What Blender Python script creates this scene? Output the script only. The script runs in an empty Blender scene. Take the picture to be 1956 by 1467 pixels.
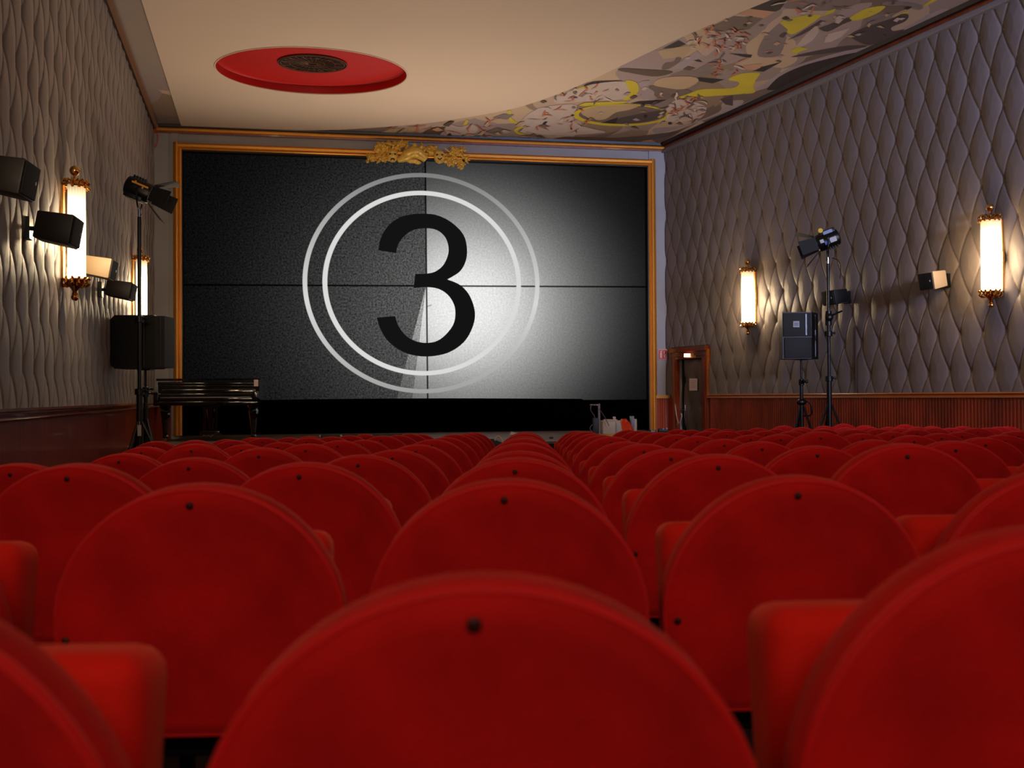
import bpy, bmesh, math, random
from mathutils import Vector, Matrix, noise
from mathutils.geometry import tessellate_polygon
random.seed(7)
PI = math.pi
S = bpy.context.scene
C = S.collection
W_PX, H_PX, F_PX = 1956.0, 1467.0, 1900.0

# ------------------------------------------------------------------ camera
EZ = 1.38                                   # eye height above the floor at the stage
PITCH = math.radians(0.709)
ROLL = math.radians(-0.35)
cam_d = bpy.data.cameras.new('camera')
cam = bpy.data.objects.new('camera', cam_d)
C.objects.link(cam)
cam_d.sensor_width = 36.0
cam_d.lens = 36.0 * F_PX / W_PX
cam_d.clip_start = 0.05
cam_d.clip_end = 200
CAM_M = Matrix.Rotation(PI / 2 + PITCH, 4, 'X') @ Matrix.Rotation(ROLL, 4, 'Z')
cam.matrix_world = Matrix.Translation((0, 0, EZ)) @ CAM_M
cam_d.dof.use_dof = True
cam_d.dof.focus_distance = 9.0
cam_d.dof.aperture_fstop = 4.6
S.camera = cam

# ------------------------------------------------------------------ view, world
S.view_settings.view_transform = 'Standard'
S.view_settings.look = 'None'
S.view_settings.gamma = 1.0
S.view_settings.exposure = 0.0
S.view_settings.use_curve_mapping = False
wd = bpy.data.worlds.new('world')
S.world = wd
wd.use_nodes = True
wd.node_tree.nodes['Background'].inputs[0].default_value = (0.9, 0.8, 0.7, 1)
wd.node_tree.nodes['Background'].inputs[1].default_value = 0.0

# ------------------------------------------------------------------ added fill lights, without fixtures
def area_light(name, loc, target, size, size_y, power, color, spread=None):
    ld = bpy.data.lights.new(name, 'AREA')
    ld.shape = 'RECTANGLE'; ld.size = size; ld.size_y = size_y
    ld.energy = power; ld.color = color
    if spread: ld.spread = math.radians(spread)
    o = bpy.data.objects.new(name, ld)
    C.objects.link(o)
    o.location = loc
    o.rotation_euler = (Vector(target) - Vector(loc)).to_track_quat('-Z', 'Y').to_euler()
    return o
def spot_light(name, loc, target, power, color, angle, size=0.5, blend=1.0):
    ld = bpy.data.lights.new(name, 'SPOT')
    ld.energy = power; ld.color = color; ld.spot_size = math.radians(angle); ld.spot_blend = blend; ld.shadow_soft_size = size
    o = bpy.data.objects.new(name, ld)
    C.objects.link(o)
    o.location = loc
    o.rotation_euler = (Vector(target) - Vector(loc)).to_track_quat('-Z', 'Y').to_euler()
    return o
WARM = (1.0, 0.80, 0.62)
area_light('rear_fill_light', (0.4, -4.6, 5.2), (-0.6, 4.0, 1.0), 3.5, 0.8, 185, (1.0, 0.78, 0.60))  # unseen warm fill, added to light the seat backs
area_light('rear_cool_fill', (8.0, -3.0, 4.6), (8.0, 12.0, 5.4), 1.2, 1.6, 300, (0.50, 0.60, 1.0), 55)  # added cool fill for the right wall
# unseen spots over the stage, added to brighten the ceiling
for ux, uy, tx, ty, pw in ((-3.0, 16.4, -3.0, 13.6, 330), (-0.6, 16.8, -0.8, 13.8, 430), (1.7, 17.1, 1.6, 14.2, 340)):
    spot_light('stage_ceiling_fill', (ux, uy, 0.95), (tx, ty, 6.1), pw, WARM, 112, size=0.25)
spot_light('rear_ceiling_fill', (1.5, -3.5, 2.3), (1.0, 9.0, 6.1), 700, WARM, 60)  # unseen spot added at the rear to lift the ceiling

# ================================================================== helpers
def ray(px, py):
    d = CAM_M.to_3x3() @ Vector(((px - W_PX / 2) / F_PX, (H_PX / 2 - py) / F_PX, -1.0))
    return d / d.y
def at(px, py, D):                          # point of the room seen at a pixel, at depth D
    return Vector((0, 0, EZ)) + ray(px, py) * D
def at_z(px, py, z):                        # point seen at a pixel on a level plane
    r = ray(px, py)
    return Vector((0, 0, EZ)) + r * ((z - EZ) / r.z)
def lin(c):
    out = []
    for v in c[:3]:
        v = v / 255.0
        out.append(v / 12.92 if v <= 0.04045 else ((v + 0.055) / 1.055) ** 2.4)
    return (out[0], out[1], out[2], 1.0)

MATS = {}
def mat(name, rgb, rough=0.5, metal=0.0, var=0.0, vscale=8.0, stretch=(1, 1, 1), bump=0.0, bscale=60.0,
        sheen=0.0, sheen_tint=(1, 1, 1, 1), emit=None, estr=0.0, coat=0.0, rvar=0.0, spec=None, dark=None):
    if name in MATS: return MATS[name]
    m = bpy.data.materials.new(name); m.use_nodes = True
    nt = m.node_tree; N = nt.nodes; L = nt.links
    b = N['Principled BSDF']
    col = lin(rgb) if max(rgb) > 1.0001 else (rgb[0], rgb[1], rgb[2], 1)
    b.inputs['Base Color'].default_value = col
    b.inputs['Roughness'].default_value = rough
    b.inputs['Metallic'].default_value = metal
    if spec is not None: b.inputs['Specular IOR Level'].default_value = spec
    if sheen:
        b.inputs['Sheen Weight'].default_value = sheen
        b.inputs['Sheen Roughness'].default_value = 0.35
        b.inputs['Sheen Tint'].default_value = sheen_tint
    if coat:
        b.inputs['Coat Weight'].default_value = coat
        b.inputs['Coat Roughness'].default_value = 0.06
    tc = N.new('ShaderNodeTexCoord'); mp = N.new('ShaderNodeMapping')
    L.new(tc.outputs['Object'], mp.inputs[0]); mp.inputs['Scale'].default_value = stretch
    if var or rvar:
        nz = N.new('ShaderNodeTexNoise'); nz.inputs['Scale'].default_value = vscale
        nz.inputs['Detail'].default_value = 5
        L.new(mp.outputs[0], nz.inputs['Vector'])
        if var:
            cr = N.new('ShaderNodeValToRGB')
            cr.color_ramp.elements[0].position = 0.3; cr.color_ramp.elements[1].position = 0.7
            d = dark if dark else tuple(c * (1 - var) for c in col[:3])
            cr.color_ramp.elements[0].color = (d[0], d[1], d[2], 1)
            cr.color_ramp.elements[1].color = col
            L.new(nz.outputs['Fac'], cr.inputs[0]); L.new(cr.outputs[0], b.inputs['Base Color'])
        if rvar:
            mr = N.new('ShaderNodeMapRange')
            mr.inputs[3].default_value = max(0, rough - rvar); mr.inputs[4].default_value = min(1, rough + rvar)
            L.new(nz.outputs['Fac'], mr.inputs[0]); L.new(mr.outputs[0], b.inputs['Roughness'])
    if bump:
        n2 = N.new('ShaderNodeTexNoise'); n2.inputs['Scale'].default_value = bscale; n2.inputs['Detail'].default_value = 3
        L.new(mp.outputs[0], n2.inputs['Vector'])
        bp = N.new('ShaderNodeBump'); bp.inputs['Strength'].default_value = bump; bp.inputs['Distance'].default_value = 0.01
        L.new(n2.outputs['Fac'], bp.inputs['Height']); L.new(bp.outputs[0], b.inputs['Normal'])
    if emit:
        b.inputs['Emission Color'].default_value = (emit[0], emit[1], emit[2], 1)
        b.inputs['Emission Strength'].default_value = estr
    MATS[name] = m
    return m

VELVET = mat('red_velvet', (0.58, 0.0075, 0.0070), rough=0.85, var=0.52, vscale=5.0, bump=0.25, bscale=260, sheen=0.30,
             sheen_tint=(1.0, 0.16, 0.10, 1), spec=0.12)
PIPING = mat('red_piping', (0.50, 0.0045, 0.005), rough=0.7, sheen=0.45, sheen_tint=(1.0, 0.22, 0.16, 1), spec=0.2)
CUSH = mat('red_cushion_velvet', (0.60, 0.010, 0.004), rough=0.8, var=0.12, vscale=6, bump=0.2, bscale=220, sheen=0.35,
           sheen_tint=(1.0, 0.25, 0.12, 1), spec=0.12)
BLACKM = mat('black_metal', (14, 14, 15), rough=0.35, metal=0.4)
SCREWM = mat('dark_screw', (70, 30, 28), rough=0.45, metal=0.6)
BLACK = mat('black_plastic', (8, 8, 9), rough=0.5, bump=0.1, bscale=150)
GRILLE = mat('speaker_grille', (7, 7, 8), rough=0.7)
SPKBODY = mat('speaker_brown_black', (38, 32, 29), rough=0.5)
LACQ = mat('piano_lacquer', (4, 4, 5), rough=0.10, coat=1.0)
GOLD = mat('gilded_wood', (222, 150, 58), rough=0.34, metal=0.55, var=0.12, vscale=1.5, stretch=(1, 1, 0.5))
GOLDO = mat('gilded_carving', (252, 206, 92), rough=0.34, metal=0.2, var=0.35, vscale=14)
BRASS = mat('polished_brass', (232, 178, 100), rough=0.18, metal=1.0)
WOODR = mat('red_brown_wood', (140, 56, 22), rough=0.3, var=0.5, vscale=4, stretch=(3, 3, 0.35), coat=0.3)
WOODL = mat('dark_panel_wood', (160, 54, 28), rough=0.38, var=0.5, vscale=3.5, stretch=(5, 5, 0.3), coat=0.25)
WOODS = mat('ribbed_wood', (150, 52, 22), rough=0.38, var=0.55, vscale=3.0, stretch=(1.6, 1.6, 0.4), coat=0.2)
RAILW = mat('honey_wood_rail', (172, 92, 32), rough=0.35, var=0.25, vscale=5, stretch=(1, 1, 5))
FABR = mat('tufted_grey_fabric', (114, 102, 98), rough=0.40, var=0.10, vscale=1.4, bump=0.18, bscale=190, sheen=0.25,
           sheen_tint=(1, 0.95, 0.95, 1), spec=0.5)
PLASTER = mat('grey_blue_plaster', (160, 158, 158), rough=0.55, var=0.15, vscale=1.2)
CEILM = mat('beige_ceiling_plaster', (208, 186, 166), rough=0.75, var=0.05, vscale=0.6)
STRIPM = mat('satin_ceiling_strip', (158, 144, 134), rough=0.28, spec=0.7)
REDDISC = mat('red_recess_paint', (184, 16, 8), rough=0.45, var=0.1, vscale=1.5)
GREYTR = mat('grey_trim_paint', (118, 110, 110), rough=0.5)
DARKTR = mat('dark_trim', (28, 12, 10), rough=0.4)
CARPET = mat('dark_carpet', (34, 12, 12), rough=0.95, var=0.4, vscale=12, bump=0.3, bscale=180)
STAGEW = mat('worn_grey_stage_floor', (112, 92, 80), rough=0.6, var=0.45, vscale=9)
DRAPE = mat('black_drape', (0.0006, 0.0006, 0.0006), rough=0.95, spec=0.0)
WHITE = mat('white_paper', (225, 205, 205), rough=0.7)
CREAM = mat('cream_metal_box', (178, 158, 132), rough=0.5, var=0.1, vscale=6)
ORANGE = mat('orange_chair_shell', (226, 62, 16), rough=0.35)
YELLOW = mat('yellow_tape', (214, 180, 50), rough=0.6)
CHROME = mat('chrome', (190, 190, 195), rough=0.15, metal=1.0)
CABLE = mat('pale_cable', (190, 165, 155), rough=0.6)
REDCAB = mat('red_cable', (200, 60, 40), rough=0.5)
SIGNR = mat('sign_red', (196, 34, 22), rough=0.4)
SIGNW = mat('sign_white', (225, 205, 190), rough=0.5)
LAMPE = mat('exit_lamp_glow', (255, 180, 140), emit=(1.0, 0.42, 0.25), estr=6.0)
LABELG = mat('grey_badge', (120, 115, 120), rough=0.4)
BLUEG = mat('blue_gel_label', (40, 90, 190), rough=0.4)
SILV = mat('silver_label', (170, 172, 180), rough=0.4)
IVORY = mat('ivory_keys', (210, 208, 200), rough=0.25)
BLACKKEY = mat('black_keys', (6, 6, 6), rough=0.3)

def obj(name, verts, faces, m=None, parent=None, smooth=False, auto=None):
    me = bpy.data.meshes.new(name)
    me.from_pydata([tuple(v) for v in verts], [], faces)
    me.validate(); me.update()
    if m: me.materials.append(m)
    if smooth:
        for p in me.polygons: p.use_smooth = True
        if auto is not None: me.set_sharp_from_angle(angle=math.radians(auto))
    o = bpy.data.objects.new(name, me)
    C.objects.link(o)
    if parent: o.parent = parent
    return o
class MB:                                   # collects shapes that become ONE mesh
    def __init__(s): s.v = []; s.f = []; s.m = []
    def add(s, v, f, mi=0):
        n = len(s.v); s.v += [Vector(p) for p in v]; s.f += [tuple(i + n for i in q) for q in f]; s.m += [mi] * len(f); return s
    def box(s, c, d, M=None, mi=0, bev=0.0):
        cx, cy, cz = c; x, y, z = d[0] / 2, d[1] / 2, d[2] / 2
        if bev <= 0:
            v = [Vector((cx + a * x, cy + b * y, cz + e * z)) for a in (-1, 1) for b in (-1, 1) for e in (-1, 1)]
            f = [(0, 1, 3, 2), (4, 6, 7, 5), (0, 4, 5, 1), (2, 3, 7, 6), (0, 2, 6, 4), (1, 5, 7, 3)]
        else:
            bm = bmesh.new(); bmesh.ops.create_cube(bm, size=1.0)
            for q in bm.verts: q.co = Vector((q.co.x * 2 * x, q.co.y * 2 * y, q.co.z * 2 * z))
            bmesh.ops.bevel(bm, geom=bm.edges[:], offset=bev, segments=3, profile=0.5, affect='EDGES')
            v = [q.co + Vector(c) for q in bm.verts]; f = [tuple(w.index for w in p.verts) for p in bm.faces]; bm.free()
        if M: v = [M @ p for p in v]
        return s.add(v, f, mi)
    def tube(s, pts, r, n=10, cap=True, closed=False, mi=0):
        pts = [Vector(p) for p in pts]; k = len(pts); v = []; f = []
        up = None
        for i, p in enumerate(pts):
            a = pts[(i - 1) % k] if (closed or i > 0) else p
            b = pts[(i + 1) % k] if (closed or i < k - 1) else p
            t = (b - a)
            t = t.normalized() if t.length > 1e-9 else Vector((0, 0, 1))
            if up is None: up = Vector((0, 0, 1)) if abs(t.z) < 0.9 else Vector((0, 1, 0))
            sd = t.cross(up)
            if sd.length < 1e-4: sd = t.cross(Vector((1, 0, 0)))
            sd.normalize(); up2 = sd.cross(t).normalized(); up = up2
            rr = r[i] if isinstance(r, (list, tuple)) else r
            for j in range(n):
                an = 2 * PI * j / n
                v.append(p + sd * math.cos(an) * rr + up2 * math.sin(an) * rr)
        m = k if closed else k - 1
        for i in range(m):
            for j in range(n):
                f.append((i * n + j, i * n + (j + 1) % n, ((i + 1) % k) * n + (j + 1) % n, ((i + 1) % k) * n + j))
        if cap and not closed:
            f.append(tuple(range(n - 1, -1, -1))); f.append(tuple((k - 1) * n + j for j in range(n)))
        return s.add(v, f, mi)
    def lathe(s, prof, n=20, M=None, mi=0, rib=0.0, nrib=0):
        v = []; f = []; k = len(prof)
        for r, z in prof:
            for j in range(n):
                a = 2 * PI * j / n
                q = r * (1 + (rib * math.cos(a * nrib) if nrib else 0))
                v.append(Vector((q * math.cos(a), q * math.sin(a), z)))
        for i in range(k - 1):
            for j in range(n):
                f.append((i * n + j, i * n + (j + 1) % n, (i + 1) * n + (j + 1) % n, (i + 1) * n + j))
        f.append(tuple(range(n - 1, -1, -1))); f.append(tuple((k - 1) * n + j for j in range(n)))
        if M: v = [M @ p for p in v]
        return s.add(v, f, mi)
    def ball(s, c, r, M=None, n=14, mi=0):
        rr = r if isinstance(r, (tuple, list)) else (r, r, r); v = []; f = []
        h = n // 2
        for i in range(h + 1):
            th = PI * i / h
            for j in range(n):
                ph = 2 * PI * j / n
                v.append(Vector((c[0] + rr[0] * math.sin(th) * math.cos(ph), c[1] + rr[1] * math.sin(th) * math.sin(ph), c[2] + rr[2] * math.cos(th))))
        for i in range(h):
            for j in range(n):
                f.append((i * n + j, i * n + (j + 1) % n, (i + 1) * n + (j + 1) % n, (i + 1) * n + j))
        if M: v = [M @ p for p in v]
        return s.add(v, f, mi)
    def prism(s, pts, d, mi=0):             # polygon (3-D, planar) swept by vector d
        k = len(pts); d = Vector(d)
        v = [Vector(p) for p in pts] + [Vector(p) + d for p in pts]
        f = [tuple(range(k - 1, -1, -1)), tuple(range(k, 2 * k))] + [(i, (i + 1) % k, k + (i + 1) % k, k + i) for i in range(k)]
        return s.add(v, f, mi)
    def poly(s, pts, mi=0):                 # flat polygon, may be concave
        tris = tessellate_polygon([[Vector(p) for p in pts]])
        return s.add(pts, [tuple(t) for t in tris], mi)
    def build(s, name, m, parent=None, smooth=True, auto=35):
        o = obj(name, s.v, s.f, None, parent)
        ms = m if isinstance(m, (list, tuple)) else [m]
        for q in ms: o.data.materials.append(q)
        if len(o.data.polygons) == len(s.m):
            for p, i in zip(o.data.polygons, s.m): p.material_index = i
        if smooth:
            for p in o.data.polygons: p.use_smooth = True
            o.data.set_sharp_from_angle(angle=math.radians(auto))
        return o
def tag(o, label, cat, group=None, kind=None):
    if label: o['label'] = label
    if cat: o['category'] = cat
    if group: o['group'] = group
    if kind: o['kind'] = kind
    return o
def thing(name, label, cat, M=None, group=None):
    o = bpy.data.objects.new(name, None); C.objects.link(o)
    if M is not None: o.matrix_world = M
    return tag(o, label, cat, group)
def struct(o):
    o['kind'] = 'structure'; return o
def frame_M(o, x, y):                       # matrix with given origin, x axis, y axis
    x = Vector(x).normalized(); y = Vector(y).normalized(); z = x.cross(y).normalized()
    return Matrix(((x.x, y.x, z.x, o[0]), (x.y, y.y, z.y, o[1]), (x.z, y.z, z.z, o[2]), (0, 0, 0, 1)))
def smooth_curve(pts, n=6, closed=False):
    out = []; k = len(pts)
    rng = range(k) if closed else range(k - 1)
    for i in rng:
        p0 = pts[(i - 1) % k] if (closed or i > 0) else pts[i]
        p1 = pts[i]; p2 = pts[(i + 1) % k]
        p3 = pts[(i + 2) % k] if (closed or i < k - 2) else p2
        for j in range(n):
            t = j / n
            out.append(tuple(0.5 * ((2 * b) + (-a + c) * t + (2 * a - 5 * b + 4 * c - d) * t * t + (-a + 3 * b - 3 * c + d) * t ** 3)
                             for a, b, c, d in zip(p0, p1, p2, p3)))
    if not closed: out.append(tuple(pts[-1]))
    return out

# ================================================================== the room
CEIL = EZ + 4.78
LC = Vector((-6.28, 17.40, 0)); RC = Vector((2.97, 19.00, 0))       # the two far corners
LD = Vector((0.256, -1.0, 0)).normalized()                          # left wall, towards the camera
RD = Vector((0.41, -1.0, 0)).normalized()                           # right wall, towards the camera
BD = (RC - LC).normalized()                                         # screen wall, left to right
BLEN = (RC - LC).length
LN = Vector((-LD.y, LD.x, 0)); LN = LN if LN.x > 0 else -LN         # into the room
RN = Vector((RD.y, -RD.x, 0)); RN = RN if RN.x < 0 else -RN
BN = Vector((BD.y, -BD.x, 0)); BN = BN if BN.y < 0 else -BN
Z = Vector((0, 0, 1))
def on_plane(px, py, P0, N):
    r = ray(px, py); o = Vector((0, 0, EZ))
    return o + r * ((P0 - o).dot(N) / r.dot(N))
def on_back(px, py, off=0.0): return on_plane(px, py, LC + BN * off, BN)
def on_left(px, py, off=0.0): return on_plane(px, py, LC + LN * off, LN)
def on_right(px, py, off=0.0): return on_plane(px, py, RC + RN * off, RN)
def wallx_left(D): return -1.826 - 0.256 * D
def wallx_right(D): return 10.76 - 0.41 * D
FAR_BACK = -6.0
LEN_L = 24.3; LEN_R = 27.0

# floor: level at the back rows, falling towards the stage
def row_q(x, y): return (y - 0.16 * x) / 0.85 - 0.1
def floor_z(x, y):
    q = row_q(x, y)
    if q <= 3: return 0.325
    if q <= 12.2: return 0.325 - 0.0245 * (q - 3)
    return max(0.0, 0.325 - 0.0245 * 9.2 - 0.02 * (q - 12.2))
def build_floor():
    v = []; f = []
    xs = [-8 + i * 1.0 for i in range(22)]; qs = [-9, -3, 0, 3, 6, 9, 12.2, 14, 17.2, 20, 26]
    for q in qs:
        for x in xs:
            y = 0.85 * (q + 0.1) + 0.16 * x
            v.append((x, y, floor_z(x, y)))
    n = len(xs)
    for i in range(len(qs) - 1):
        for j in range(n - 1): f.append((i * n + j, i * n + j + 1, (i + 1) * n + j + 1, (i + 1) * n + j))
    struct(obj('floor', v, f, CARPET))
build_floor()

def tufted(name, P0, Dr, Nr, s0, s1, z0, z1, a, hb, sp, zp, mats, holes=(), res=0.017, parent=None, depth=0.034, zres=0.022):
    """upholstered sheet: folds run between buttons set in a staggered lattice"""
    ns = int((s1 - s0) / res); nz = int((z1 - z0) / zres)
    v = []; f = []
    for i in range(nz + 1):
        z = z0 + (z1 - z0) * i / nz
        for j in range(ns + 1):
            s = s0 + (s1 - s0) * j / ns
            wob = 0.022 * noise.noise(Vector((s * 2.1, z * 1.3, sp)))
            wz = 0.04 * noise.noise(Vector((s * 1.7 + 9, z * 1.1, sp)))
            X = (s - sp + wob) / a; Y = (z - zp + wz) / (2 * hb)
            u = X + Y; w = X - Y
            su = abs(math.sin(PI * u)); sw = abs(math.sin(PI * w))
            p = (su * sw)
            fu = abs(u - round(u)); fw = abs(w - round(w))
            gl = math.sqrt(1 / (a * a) + 1 / (4 * hb * hb))
            dl_ = min(fu, fw) / gl                     # distance to the nearest fold, metres
            h = depth * (0.26 * (p ** 0.7) + 0.50 * (1 - math.exp(-dl_ / 0.0075)))
            # button dimple
            ru = (u - round(u)); rw = (w - round(w))
            dx = (ru + rw) / 2 * a; dz = (ru - rw) / 2 * 2 * hb
            r1 = math.sqrt((dx * dx) / (0.055 ** 2) + (dz * dz) / (0.080 ** 2))
            h -= 0.044 * math.exp(-r1)
            h += 0.010 * noise.noise(Vector((s * 1.1, z * 0.9, sp + 3)))
            P = P0 + Dr * s + Nr * (h + 0.012)
            v.append((P.x, P.y, z))
    def hole(s, z): return any(a0 < s < a1 and b0 < z < b1 for a0, a1, b0, b1 in holes)
    for i in range(nz):
        zc = z0 + (z1 - z0) * (i + 0.5) / nz
        for j in range(ns):
            sc = s0 + (s1 - s0) * (j + 0.5) / ns
            if hole(sc, zc): continue
            k = i * (ns + 1) + j
            f.append((k, k + 1, k + ns + 2, k + ns + 1))
    o = obj(name, v, f, mats, parent, smooth=True)
    return o

# ---- left wall
RL = EZ - 0.10                              # left rail height
sL = lambda P: (P - LC).dot(LD)
wl = tufted('wall_left', LC, LD, LN, 0.0, 12.6, RL, CEIL, 0.41, 0.457, 0.20, EZ + 0.26, FABR, res=0.010, zres=0.03)
struct(wl)
def slab(name, P0, Dr, Nr, s0, s1, z0, z1, t0, t1, m, parent=None):
    b = MB(); c0 = P0 + Dr * s0; c1 = P0 + Dr * s1
    pts = [c0 + Nr * t0, c1 + Nr * t0, c1 + Nr * t1, c0 + Nr * t1]
    b.prism([Vector((p.x, p.y, z0)) for p in pts], (0, 0, z1 - z0))
    return b.build(name, m, parent, smooth=False)
slab('wall_base', LC, LD, LN, -0.3, LEN_L, -0.4, CEIL + 0.6, -0.12, -0.02, PLASTER, wl)
slab('rear_panel', LC, LD, LN, 12.6, LEN_L, RL, CEIL, -0.02, 0.02, FABR, wl)
struct(slab('trim_1', LC, LD, LN, -0.2, LEN_L, -0.4, RL - 0.03, -0.02, 0.03, WOODL))['label'] = 'dark red-brown wood panelling along the foot of the left wall'
b = MB()                                    # moulded chair rail on the left wall
prof = [(0.02, 0.035), (0.075, 0.035), (0.085, 0.015), (0.07, -0.005), (0.07, -0.03), (0.09, -0.045), (0.075, -0.06), (0.02, -0.06)]
c0 = LC + LD * -0.1; c1 = LC + LD * LEN_L
b.prism([c0 + LN * p[0] + Z * (RL + p[1]) for p in prof], c1 - c0)
struct(b.build('trim_2', mat('polished_rail_wood', (112, 42, 32), rough=0.22, coat=0.5, var=0.3, vscale=5, stretch=(0.5, 0.5, 4))))

# ---- right wall
RR = EZ - 0.02
wr = tufted('wall_right', RC, RD, RN, 0.0, 12.0, RR + 0.02, CEIL, 0.35, 0.455, 7.2, EZ + 0.27, FABR, holes=[(0.20, 1.46, 0, 2.27)], res=0.0085, zres=0.03)
struct(wr)
slab('wall_base', RC, RD, RN, 1.33, LEN_R, -0.4, CEIL + 0.6, -0.12, -0.02, PLASTER, wr)
slab('wall_base', RC, RD, RN, -0.3, 0.36, -0.4, CEIL + 0.6, -0.12, -0.02, PLASTER, wr)
slab('wall_base', RC, RD, RN, 0.36, 1.33, 2.12, CEIL + 0.6, -0.12, -0.02, PLASTER, wr)
slab('rear_panel', RC, RD, RN, 12.0, LEN_R, RR, CEIL, -0.02, 0.02, FABR, wr)
def ribbed(name, P0, Dr, Nr, s0, s1, z0, z1, pitch, m, amp=0.014):
    n = int((s1 - s0) / pitch) * 6; v = []; f = []
    for j in range(n + 1):
        s = s0 + (s1 - s0) * j / n
        h = 0.012 + amp * abs(math.sin(PI * (s - s0) / pitch))
        P = P0 + Dr * s + Nr * h
        v += [(P.x, P.y, z0), (P.x, P.y, z1)]
    for j in range(n): f.append((2 * j, 2 * j + 2, 2 * j + 3, 2 * j + 1))
    return obj(name, v, f, m)
struct(ribbed('trim_3', RC, RD, RN, 1.47, 15.0, -0.2, RR - 0.03, 0.052, WOODS))
struct(slab('trim_4', RC, RD, RN, -0.02, 0.24, -0.2, RR - 0.03, -0.01, 0.02, WOODL))
b = MB(); prof = [(0.0, 0.035), (0.05, 0.035), (0.06, 0.02), (0.045, 0.0), (0.055, -0.03), (0.0, -0.035)]
c0 = RC + RD * 1.40; c1 = RC + RD * LEN_R
b.prism([c0 + RN * p[0] + Z * (RR + p[1]) for p in prof], c1 - c0)
struct(b.build('trim_5', RAILW))
# seam between two widths of fabric
b = MB(); ps = on_right(1638, 700)
s_seam = (ps - RC).dot(RD)
b.tube([RC + RD * s_seam + RN * 0.032 + Z * z for z in (RR, 1.9, 2.35)], 0.012, n=6)
struct(b.build('trim_6', mat('seam_cord', (60, 45, 40), rough=0.8)))

# ---- screen wall, with the opening for the screen
def wall_rect(px0, px1, y0, y1):
    pass
sB = lambda P: (P - LC).dot(BD)
s_l = sB(on_back(342, 500)); s_r = sB(on_back(1240, 500))
z_t = on_back(790, 296).z + 0.0
STAGE_Z = 0.725
b = MB()
def bslab(b, s0, s1, z0, z1, t0, t1, mi=0):
    c0 = LC + BD * s0; c1 = LC + BD * s1
    b.prism([Vector((p.x, p.y, z0)) for p in (c0 + BN * t0, c1 + BN * t0, c1 + BN * t1, c0 + BN * t1)], (0, 0, z1 - z0), mi)
bslab(b, -0.3, s_l, -0.4, CEIL + 0.6, -0.3, 0.0)
bslab(b, s_r, BLEN + 0.3, -0.4, CEIL + 0.6, -0.3, 0.0)
bslab(b, s_l, s_r, z_t, CEIL + 0.6, -0.3, 0.0)
bslab(b, -0.3, BLEN + 0.3, -0.4, CEIL + 0.6, -0.5, -0.3)
# shallow pilaster strips at both sides
bslab(b, sB(on_back(330, 400)) - 0.02, s_l, -0.4, CEIL - 0.12, 0.0, 0.035)
bslab(b, 0.0, sB(on_back(322, 400)) , -0.4, CEIL - 0.12, 0.0, 0.02)
bslab(b, s_r, sB(on_back(1268, 400)), -0.4, CEIL - 0.12, 0.0, 0.03)
struct(b.build('wall_back', PLASTER, smooth=False))
# wainscot pieces beside the screen
RBL = EZ - 0.14
struct(slab('trim_7', LC, BD, BN, 0.0, s_l - 0.14, -0.4, RBL, 0.0, 0.045, mat('bright_red_wood', (138, 40, 16), rough=0.4, var=0.3, vscale=4, stretch=(4, 4, 0.3))))
b = ribbed('trim_8', LC, BD, BN, s_r + 0.09, BLEN, -0.2, EZ + 0.0, 0.045, mat('orange_ribbed_wood', (176, 66, 24), rough=0.4, var=0.3, vscale=3, stretch=(3, 3, 0.4)), amp=0.016)
b.location = BN * 0.03; struct(b)
b = MB(); bslab(b, s_r + 0.09, BLEN + 0.02, EZ - 0.055, EZ + 0.005, 0.03, 0.09); struct(b.build('trim_9', mat('gold_rail', (196, 136, 44), rough=0.35, metal=0.3), smooth=False))

# ---- rear wall, behind the photographer
p0 = LC + LD * LEN_L; p1 = RC + RD * LEN_R
struct(obj('wall_rear', [(p0.x - 1, FAR_BACK, -0.4), (p1.x + 1, FAR_BACK, -0.4), (p1.x + 1, FAR_BACK, CEIL + 0.6), (p0.x - 1, FAR_BACK, CEIL + 0.6)],
           [(0, 1, 2, 3)], mat('rear_wall_paint', (120, 92, 74), rough=0.8)))

# ================================================================== ceiling
def cpt(px, py, z=CEIL): return at_z(px, py, z)
edge_px = [(346, 241), (480, 247), (600, 249), (700, 245), (800, 237), (870, 228), (990, 205), (1100, 166), (1190, 124), (1280, 81), (1380, 38), (1475, -1)]
edge = [cpt(*p) for p in edge_px]
edge = [Vector(p) for p in smooth_curve([tuple(p) for p in edge], 5)]
dirn = (edge[-1] - edge[-6]).normalized()
rear_r = [edge[-1] + dirn * d for d in (2.0, 4.5, 8.0)]
rear_r.append(Vector((6.5, FAR_BACK, CEIL)))
left_px = cpt(270, 0); dl = (left_px - edge[0]).normalized()
k = (FAR_BACK - edge[0].y) / dl.y
rear_l = edge[0] + dl * k
outer = edge + rear_r + [rear_l]
# elliptical recess
rc_c = (cpt(597, 93) + cpt(597, 177)) / 2
ex = (cpt(780, 143) - cpt(415, 129)) / 2
exl = ex.length; exu = ex.normalized(); eyu = Vector((-exu.y, exu.x, 0))
eyl = abs((cpt(600, 179) - cpt(595, 90)).dot(eyu)) / 2
def ell(t, k=1.0, z=CEIL): 
    p = rc_c + exu * (exl * k * math.cos(t)) + eyu * (eyl * k * math.sin(t)); return Vector((p.x, p.y, z))
NE = 72
hole = [ell(2 * PI * i / NE) for i in range(NE)]
allp = outer + hole
tris = tessellate_polygon([outer, hole])
v = [Vector(p) for p in allp] ; f = [tuple(t) for t in tris]
n = len(v)
vv = v + [p + Z * 0.03 for p in outer]      # thin lip round the outside of the plain field
for i in range(len(outer)):
    j = (i + 1) % len(outer); f.append((i, j, n + j, n + i))
ceiling = struct(obj('ceiling', vv, f, CEILM))
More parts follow.
